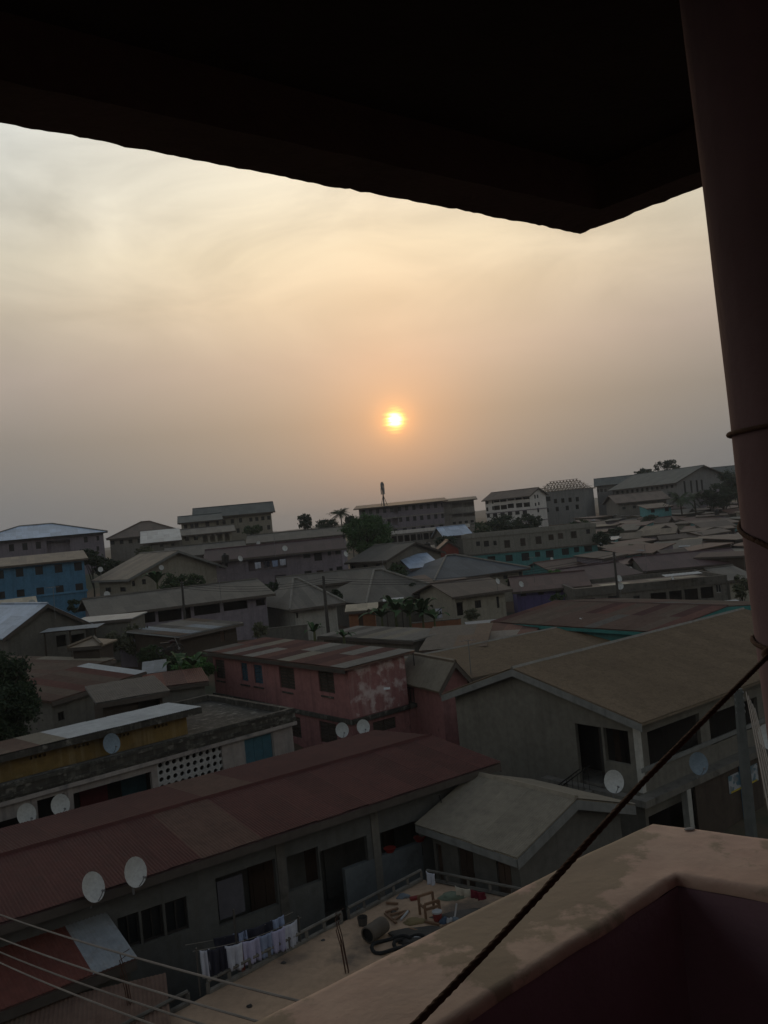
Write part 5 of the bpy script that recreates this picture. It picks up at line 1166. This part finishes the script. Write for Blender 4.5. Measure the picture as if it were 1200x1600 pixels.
def palm(px, py, D, size, label, seed, n=24):
    c = PD(px, py, D); g = ground(c.x, c.y); t = thing('palm_tree', label, 'palm tree', (c.x, c.y, g)); h = c.z-g; rg = random.Random(seed)
    bm = bmesh.new(); tube(bm, [(0, 0, -.5), (.15, 0, h*.5), (0, 0, h)], .22, 7, .13); obj('trunk', bm, M['bark'], t)
    for k in range(n):
        a = 6.283*k/n+rg.uniform(-.2, .2); e = rg.uniform(-.1, 1.0); bm = bmesh.new(); L = size*rg.uniform(.8, 1.1); prev = None
        for q in range(9):
            f = q/8; x = L*f*math.cos(e*.9)*(1-.12*f); z = L*(f*math.sin(e)-.55*f*f*(1.1-.4*e)); 
            p = Vector((x, 0, z)); w = L*.22*math.sin(math.pi*(.12+.88*f))+.02
            if prev is not None:
                for sgn in (-1, 1):
                    for u in (.0, .33, .66):
                        s0 = prev.lerp(p, u); s1 = prev.lerp(p, u+.30)
                        bm.faces.new([bm.verts.new(v) for v in (s0, s1, s1+Vector((.1*L, sgn*w, -w*.55)))])
            prev = p
        o = obj('frond', bm, M['palm'], t, recalc=False); o.location = (0, 0, h); o.rotation_euler = (0, 0, a)
def banana(px, py, D, size, label, seed, n=7):
    b = PD(px, py, D); t = thing('banana_plant', label, 'banana plant', (b.x, b.y, b.z)); rg = random.Random(seed)
    bm = bmesh.new(); tube(bm, [(0, 0, -.8), (.03, 0, size*.45)], .12, 7, .08); obj('stem', bm, surf('banana_stem', (.07, .08, .035), rnd=.1), t)
    for k in range(n):
        a = 6.283*k/n+rg.uniform(-.3, .3); e = rg.uniform(.5, 1.25); L = size*rg.uniform(.65, .95); bm = bmesh.new(); prev = None
        for q in range(8):
            f = q/7; p = Vector((L*f*math.cos(e), 0, L*(f*math.sin(e)-.5*f*f*f))); w = L*.13*math.sin(math.pi*min(1, .06+f*.94))**.7+.01
            r = [bm.verts.new(p+Vector((0, -w, .05*w))), bm.verts.new(p-Vector((0, 0, .25*w))), bm.verts.new(p+Vector((0, w, .05*w)))]
            if prev: bm.faces.new((prev[0], prev[1], r[1], r[0])); bm.faces.new((prev[1], prev[2], r[2], r[1]))
            prev = r
        o = obj('leaf', bm, M['banana'], t, True, recalc=False); o.location = (0, 0, size*.42); o.rotation_euler = (0, 0, a)
tree(573, 837, 121, 36, 30, 'big round green tree before the antenna block', 'leafbig', 15000, 2.1, clumps=110)
tree(-4, 1094, 36, 58, 66, 'dense dark tree beside the block shack', 'leafdark', 20000, 3.2, clumps=90)
tree(476, 816, 192, 11, 12, 'small dark tree beside the palm', 'leafdark', 1500, 2)
tree(512, 822, 190, 16, 11, 'low dark tree under the palm', 'leafdark', 1600, 2)
palm(532, 802, 190, 3.6, 'palm tree beside the antenna block', 4)
tree(548, 818, 188, 10, 12, 'slim dark tree between palm and antenna block', 'leafdark', 1200, 2)
tree(790, 822, 165, 30, 16, 'dark spreading tree before the white block', 'leafdark', 4200, 2.2, clumps=50)
tree(826, 818, 168, 20, 14, 'lower dark tree beside the spreading one before the white block', 'leafdark', 2600, 2.2)
tree(752, 826, 158, 13, 10, 'small olive bush behind the tan block', 'leaf', 1300, 2, trunk=False)
tree(908, 822, 150, 16, 9, 'bush peeping over the flat tan block', 'leaf', 1500, 2, trunk=False)
tree(1043, 732, 285, 17, 13, 'round tree standing above the hall roof', 'leafdark', 1800, 2.0, clumps=26)
tree(1006, 740, 275, 15, 7, 'flat topped tree behind the hall roof', 'leafdark', 1300, 2.0)
tree(1150, 752, 190, 26, 26, 'big dark tree beyond the hall by the pillar', 'leafdark', 4500, 2.2, clumps=46)
tree(1128, 775, 186, 30, 18, 'wide dark tree below the hall', 'leafdark', 4200, 2.2, clumps=46)
tree(1110, 745, 240, 10, 12, 'narrow dark tree at the corner of the hall gable', 'leafdark', 1200, 2)
palm(1062, 778, 186, 3.8, 'palm tree before the hall gable', 6); palm(1084, 776, 188, 3.4, 'second palm tree before the hall gable, nearer the trees', 7)
tree(142, 872, 112, 18, 15, 'dark tree behind the blue house', 'leafdark', 2400, 2.3); tree(168, 888, 112, 17, 13, 'dark bush between blue house and beige bungalow', 'leafdark', 2200, 2.3, trunk=False)
tree(226, 862, 118, 12, 8, 'yellowish shrub by the long plain house', 'leafdry', 900, 2.2, trunk=False, name='shrub', cat='shrub')
tree(395, 828, 165, 14, 8, 'dark bush before the three storey grey house', 'leaf', 1200, 2, trunk=False, name='shrub', cat='shrub')
tree(272, 915, 90, 21, 17, 'dark green shrub in front of the beige gable', 'leaf', 2400, 2.3, trunk=False, name='shrub', cat='shrub')
tree(304, 911, 91, 14, 15, 'second dark green shrub by the beige gable', 'leaf', 1500, 2.3, trunk=False, name='shrub', cat='shrub')
tree(210, 1000, 64, 22, 22, 'dry leafy shrub before the compound house', 'leafdry', 3000, 2.3, trunk=False, name='shrub', cat='shrub')
tree(180, 1002, 64, 16, 16, 'dry pale shrub by the tin shack', 'leafdry', 1600, 2.3, trunk=False, name='shrub', cat='shrub')
tree(236, 1022, 60, 20, 12, 'greenish shrub below the dry one', 'leaf', 2200, 2.4, trunk=False, name='shrub', cat='shrub')
tree(298, 1044, 53, 32, 18, 'dense green shrub patch behind the pink house', 'leafbright', 4200, 2.6, trunk=False, name='shrub', cat='shrub')
tree(271, 1036, 55, 15, 11, 'small green shrub by the shining tin sheet', 'leaf', 1500, 2.6, trunk=False, name='shrub', cat='shrub')
tree(620, 893, 100, 15, 11, 'dark shrub against the grey gabled house', 'leaf', 1600, 2.3, trunk=False, name='shrub', cat='shrub')
tree(940, 842, 132, 14, 11, 'dark bush at the end of the long tan block', 'leafdark', 1600, 2.2, trunk=False, name='shrub', cat='shrub')
tree(695, 846, 148, 16, 8, 'dark bush beside the pale blue tin roof', 'leafdark', 1500, 2, trunk=False, name='shrub', cat='shrub')
tree(865, 897, 98, 11, 6, 'round shrub among the rusty roofs', 'leafbright', 900, 2.3, trunk=False, name='shrub', cat='shrub')
tree(1158, 918, 60, 12, 18, 'olive tree beside the pale greenish wall', 'leafdry', 1800, 2.3)
for k, (px, py, D_, r_x, r_y, m_, where) in enumerate(((640, 917, 93, 11, 8, 'leafdark', 'beside the slate hip roof'), (806, 908, 97, 12, 7, 'leaf', 'behind the violet house'), (872, 934, 80, 11, 7, 'leaf', 'between the violet house and the veranda house'), (1052, 872, 118, 13, 8, 'leafdark', 'at the foot of the shanty rows'), (1102, 850, 138, 13, 9, 'leafdark', 'halfway up the shanty rows'),
        (988, 858, 128, 11, 8, 'leaf', 'beside the lowest shanty row'), (962, 832, 156, 13, 8, 'leafdark', 'among the shanties by the long tan block'), (1015, 812, 176, 13, 7, 'leafdark', 'among the shanties below the little turquoise house'), (732, 886, 110, 10, 8, 'leafdark', 'behind the slate hip roof'), (228, 940, 86, 12, 9, 'leaf', 'behind the compound house roof'), (118, 946, 84, 13, 10, 'leafdark', 'below the blue house'),
        (424, 918, 92, 11, 9, 'leafdark', 'between compound house and hip roof'), (332, 872, 112, 12, 7, 'leaf', 'above the purple-grey house'), (525, 930, 90, 10, 8, 'leafdark', 'between the two hip roofs'), (1148, 872, 114, 14, 9, 'leaf', 'beside the maroon roof by the pillar'), (60, 962, 78, 10, 7, 'leaf', 'behind the tin gable shack'), (405, 985, 66, 14, 10, 'leafdry', 'by the rough block yard wall'), (735, 960, 76, 12, 8, 'leafdry', 'by the beige house yard'))):
    tree(px, py, D_, r_x, r_y, 'small bushy shrub '+where, m_, 1300, 2.2, trunk=False, name='shrub', cat='shrub', clumps=18)
banana(247, 930, 92, 3.2, 'banana plant behind the compound house', 3)
for i, (px, py, D_, sz) in enumerate(((598, 985, 70, 2.6), (620, 982, 70.5, 3.2), (642, 984, 70, 3.0), (662, 984, 71, 3.2), (680, 986, 70, 2.4))): banana(px, py, D_, sz, 'banana plant in the clump before the hip roofed bungalow', 10+i, 8)
for o in COL.objects:
    if o.name.startswith('banana_plant') and 'clump' in o.get('label', ''): o['group'] = 'banana clump before the hip roofs'
for i, (px, py, D_, sz, lab) in enumerate(((492, 1003, 58, 1.6, 'young banana plant by the long plain grey roof'), (538, 1010, 57, 1.5, 'small banana plant poking up behind the pink house'), (282, 1056, 51, 1.7, 'banana plant in the green patch, by the shining tin sheet'), (304, 1060, 50, 1.8, 'banana plant in the green patch, by the pink house'))): banana(px, py, D_, sz, lab, 30+i, 6)

# ------------------------------------------------------------------ small yard things
def yard():
    # compound walls and awnings in the middle ground
    for px0, py0, px1, py1, D_, h, mat, lab in ((400, 985, 480, 992, 70, 1.8, 'block', 'rough grey block yard wall before the hip roofed bungalow'), (186, 1000, 232, 992, 66, 2.0, 'mauve', 'mauve yard wall by the dry shrubs'), (640, 975, 720, 968, 78, .9, 'clay', 'low earth bank wall beside the white sheet'),
                                              (900, 950, 1010, 948, 70, 1.2, 'concrete', 'low concrete yard wall before the veranda house'), (1060, 948, 1160, 938, 74, 1.6, 'clay', 'brown yard fence wall beside the veranda house')):
        a, b = PD(px0, py0, D_), PD(px1, py1, D_); d = b-a; L = d.length; t = thing('yard_wall', lab, 'wall', (a.x, a.y, a.z-h), math.atan2(d.y, d.x))
        obj('wall', box(0, L, 0, .18, -2, h), M[mat], t); obj('wall_cap', box(-.04, L+.04, -.03, .21, h+.003, h+.08), M['concrete'], t)
    # kiosk beside the banana clump
    s = S('kiosk', 'narrow mud-brick kiosk beside the banana clump', (538, 957, 72), (590, 950, 72), 2.5, 2.5, 'clay', 'shed', 'cream', rise=.25, over=.3, cat='shack', holes=[(541, 962, 548, 982, 'd'), (560, 960, 567, 980, 'd')]); make(s)
    # tin awnings as small canopies on posts
    for px0, py0, px1, py1, D_, dp, mat, lab, h in ((66, 989, 150, 986, 63, 1.6, 's_tin', 'flat tin awning before the shack with the turquoise board', 2.0), (601, 940, 628, 936, 83, 1.2, 's_white', 'small white sheet awning on the hip roofed bungalow', 2.6), (735, 982, 790, 975, 66, 3., 's_tin', 'pale tin canopy beside the rusty turquoise house', 1.8)):
        a = PD(px0, py0, D_); b = PD(px1, py1, D_); b.z = a.z; d = b-a; L = d.length; t = thing('awning', lab, 'awning', (a.x, a.y, a.z-h), math.atan2(d.y, d.x))
        for x in (.1, L/2, L-.1): obj('post', box(x-.05, x+.05, .1, .2, -2, h-.06), M['wood'], t)
        cv = obj('canopy', box(-.1, L+.1, -.1, dp, h-.05, h), M['wood'], t); lay_sheets(cv, (-.15, -.15, h+.01), (L+.15, -.15, h+.01), (-.15, dp+.05, h+.12), [mat], course=9)
    # turquoise board on the tin shack
    a, b = PD(24, 1012, 65.3), PD(66, 1006, 65.3); t = thing('board', 'turquoise sheet board leaning on the tin shack', 'board', (a.x, a.y, a.z-1.2), math.atan2(b.y-a.y, b.x-a.x)); obj('panel', box(0, (b-a).length, 0, .05, 0, 2.2), M['skyblue'], t); obj('batten', box(0, (b-a).length, -.04, -.003, 2.1, 2.2), M['wood'], t)
    # water tanks
    for px, py, D_, lab in ((352, 872, 104, 'black water tank above the washing balcony'), (668, 853, 122, 'small black water tank by the brick red gable'), (1120, 800, 170, 'black water tank among the shanty roofs')):
        c = PD(px, py, D_); t = thing('water_tank', lab, 'water tank', (c.x, c.y, c.z-.6)); bm = bmesh.new(); tube(bm, [(0, 0, 0), (0, 0, .95)], .45, 14); tube(bm, [(0, 0, .95), (0, 0, 1.12)], .45, 14, .16); obj('tank', bm, M['blackmetal'], t); bm = bmesh.new(); tube(bm, [(0, 0, 1.12), (0, 0, 1.2)], .17, 10); obj('lid', bm, M['blackmetal'], t)
    # motorbike parked by the plank shack
    c = PD(266, 1022, 58); t = thing('motorbike', 'dark motorbike parked beside the plank shack', 'motorbike', (c.x, c.y, c.z), R(15)); blk = M['blackmetal']
    for x in (-.62, .62):
        bm = bmesh.new(); tube(bm, [(x+.27*math.cos(a), 0, .3+.27*math.sin(a)) for a in (6.283*k/18 for k in range(19))], .05, 6); w = obj('wheel', bm, blk, t); bm = bmesh.new(); tube(bm, [(x, -.06, .3), (x, .06, .3)], .08, 8); obj('hub', bm, M['metal'], w)
    bm = bmesh.new(); tube(bm, [(.62, 0, .3), (.45, 0, .85), (.4, 0, 1.0)], .035, 6); obj('fork', bm, M['metal'], t); bm = bmesh.new(); tube(bm, [(.4, -.33, 1.02), (.4, .33, 1.02)], .02, 5); obj('handlebar', bm, blk, t)
    bm = bmesh.new(); tube(bm, [(-.62, 0, .3), (-.1, 0, .35), (.45, 0, .8)], .06, 6); bx(bm, -.2, .2, -.1, .1, .25, .5); obj('engine_frame', bm, blk, t)
    bm = box(-.6, .05, -.11, .11, .72, .82); obj('seat', bm, blk, t); bm = bmesh.new(); tube(bm, [(.02, 0, .78), (.2, 0, .86), (.4, 0, .8)], .13, 8, .08); obj('fuel_tank', bm, surf('tank_dark', (.03, .01, .01), rough=.4, rnd=0), t)
yard()

# loose bright sheets lying on roofs
def loose_sheets():
    for px0, py0, px1, py1, D_, w, lab in ((908, 971, 943, 965, 56.0, .5, 'loose white sheet lying on the big rusty roof'), (1040, 903, 1098, 896, 82, 1.2, 'pale sheet strip lying on the flat patched roof'), (1120, 949, 1165, 944, 66, 1.6, 'pale sheets stacked beside the turquoise gable'), (600, 1082, 612, 1084, 40, .4, 'white offcut lying on the ledge of the pink house')):
        a, b = PD(px0, py0, D_), PD(px1, py1, D_); b.z = a.z; d = b-a; L = d.length
        o = meshobj('loose_sheet', sheet_mesh(round(L, 1), w), None); setmat(o, M['s_white']); o.location = a+Vector((0, 0, .12)); o.rotation_euler = (R(5), 0, math.atan2(d.y, d.x)); tag(o, lab, 'roof sheet')
    rr = random.Random(9)
    for s_ in rr.sample(SH, 14):
        L, d, h = s_['L'], s_['depth'], s_['h']; u = rr.uniform(.1, .6)*L; w = rr.uniform(.9, 2.2)
        p = s_['a']+s_['ex']*u+s_['ey']*.2; o = meshobj('loose_sheet', sheet_mesh(round(w, 1), 1.6), None); setmat(o, M['s_white' if rr.random() < .5 else 's_tin'])
        o.location = p+Vector((0, 0, .24)); o.rotation_euler = (R(6), 0, math.atan2(s_['ex'].y, s_['ex'].x)+rr.uniform(-.15, .15)); tag(o, 'short bright sheet thrown over a shanty roof', 'roof sheet', 'bright sheets on the shanty roofs')
    # television masts
    for k, (px, py, D_, h) in enumerate(((430, 862, 100, 2.4), (660, 868, 118, 3.), (835, 905, 92, 2.4), (735, 1046, 46, 1.6), (1010, 884, 104, 2.6), (1100, 872, 118, 2.4), (345, 936, 72, 1.8), (85, 950, 64, 1.6), (600, 905, 88, 2.))):
        b = PD(px, py, D_); t = thing('television_aerial', ('thin television aerial above the maroon roof', 'thin television aerial by the brick red gable', 'thin television aerial on the violet house', 'thin television aerial on the tan roof', 'thin television aerial behind the veranda house', 'thin television aerial at the foot of the shanty rows', 'thin television aerial on the compound house', 'thin television aerial on the tin gable shack', 'thin television aerial on the hip roofed bungalow')[k], 'aerial', b)
        bm = bmesh.new(); tube(bm, [(0, 0, -.8), (.03, 0, h)], .022, 5); obj('mast', bm, M['metal'], t)
        bm = bmesh.new(); tube(bm, [(-.45, 0, h-.05), (.45, 0, h-.05)], .014, 4)
        for q in (-.4, -.2, 0, .2, .4): tube(bm, [(q, -.28, h-.05), (q, .28, h-.05)], .010, 4)
        obj('array', bm, M['metal'], t)
loose_sheets()

# ------------------------------------------------------------------ dusty air over the town
def haze():
    o = obj('haze', box(-3400, 3400, -3400, 3400, -12, 75), None)
    m = bpy.data.materials.new('dusty_air'); m.use_nodes = True; nt = m.node_tree; nt.nodes.clear()
    v = nt.nodes.new('ShaderNodeVolumePrincipled'); v.inputs['Color'].default_value = (.90, .91, .93, 1); v.inputs['Density'].default_value = .00026; v.inputs['Anisotropy'].default_value = .3
    out = nt.nodes.new('ShaderNodeOutputMaterial'); nt.links.new(v.outputs[0], out.inputs['Volume']); o.data.materials.append(m); kind(o, 'stuff'); o['label'] = 'dusty evening air over the town'; o['category'] = 'haze'
haze()
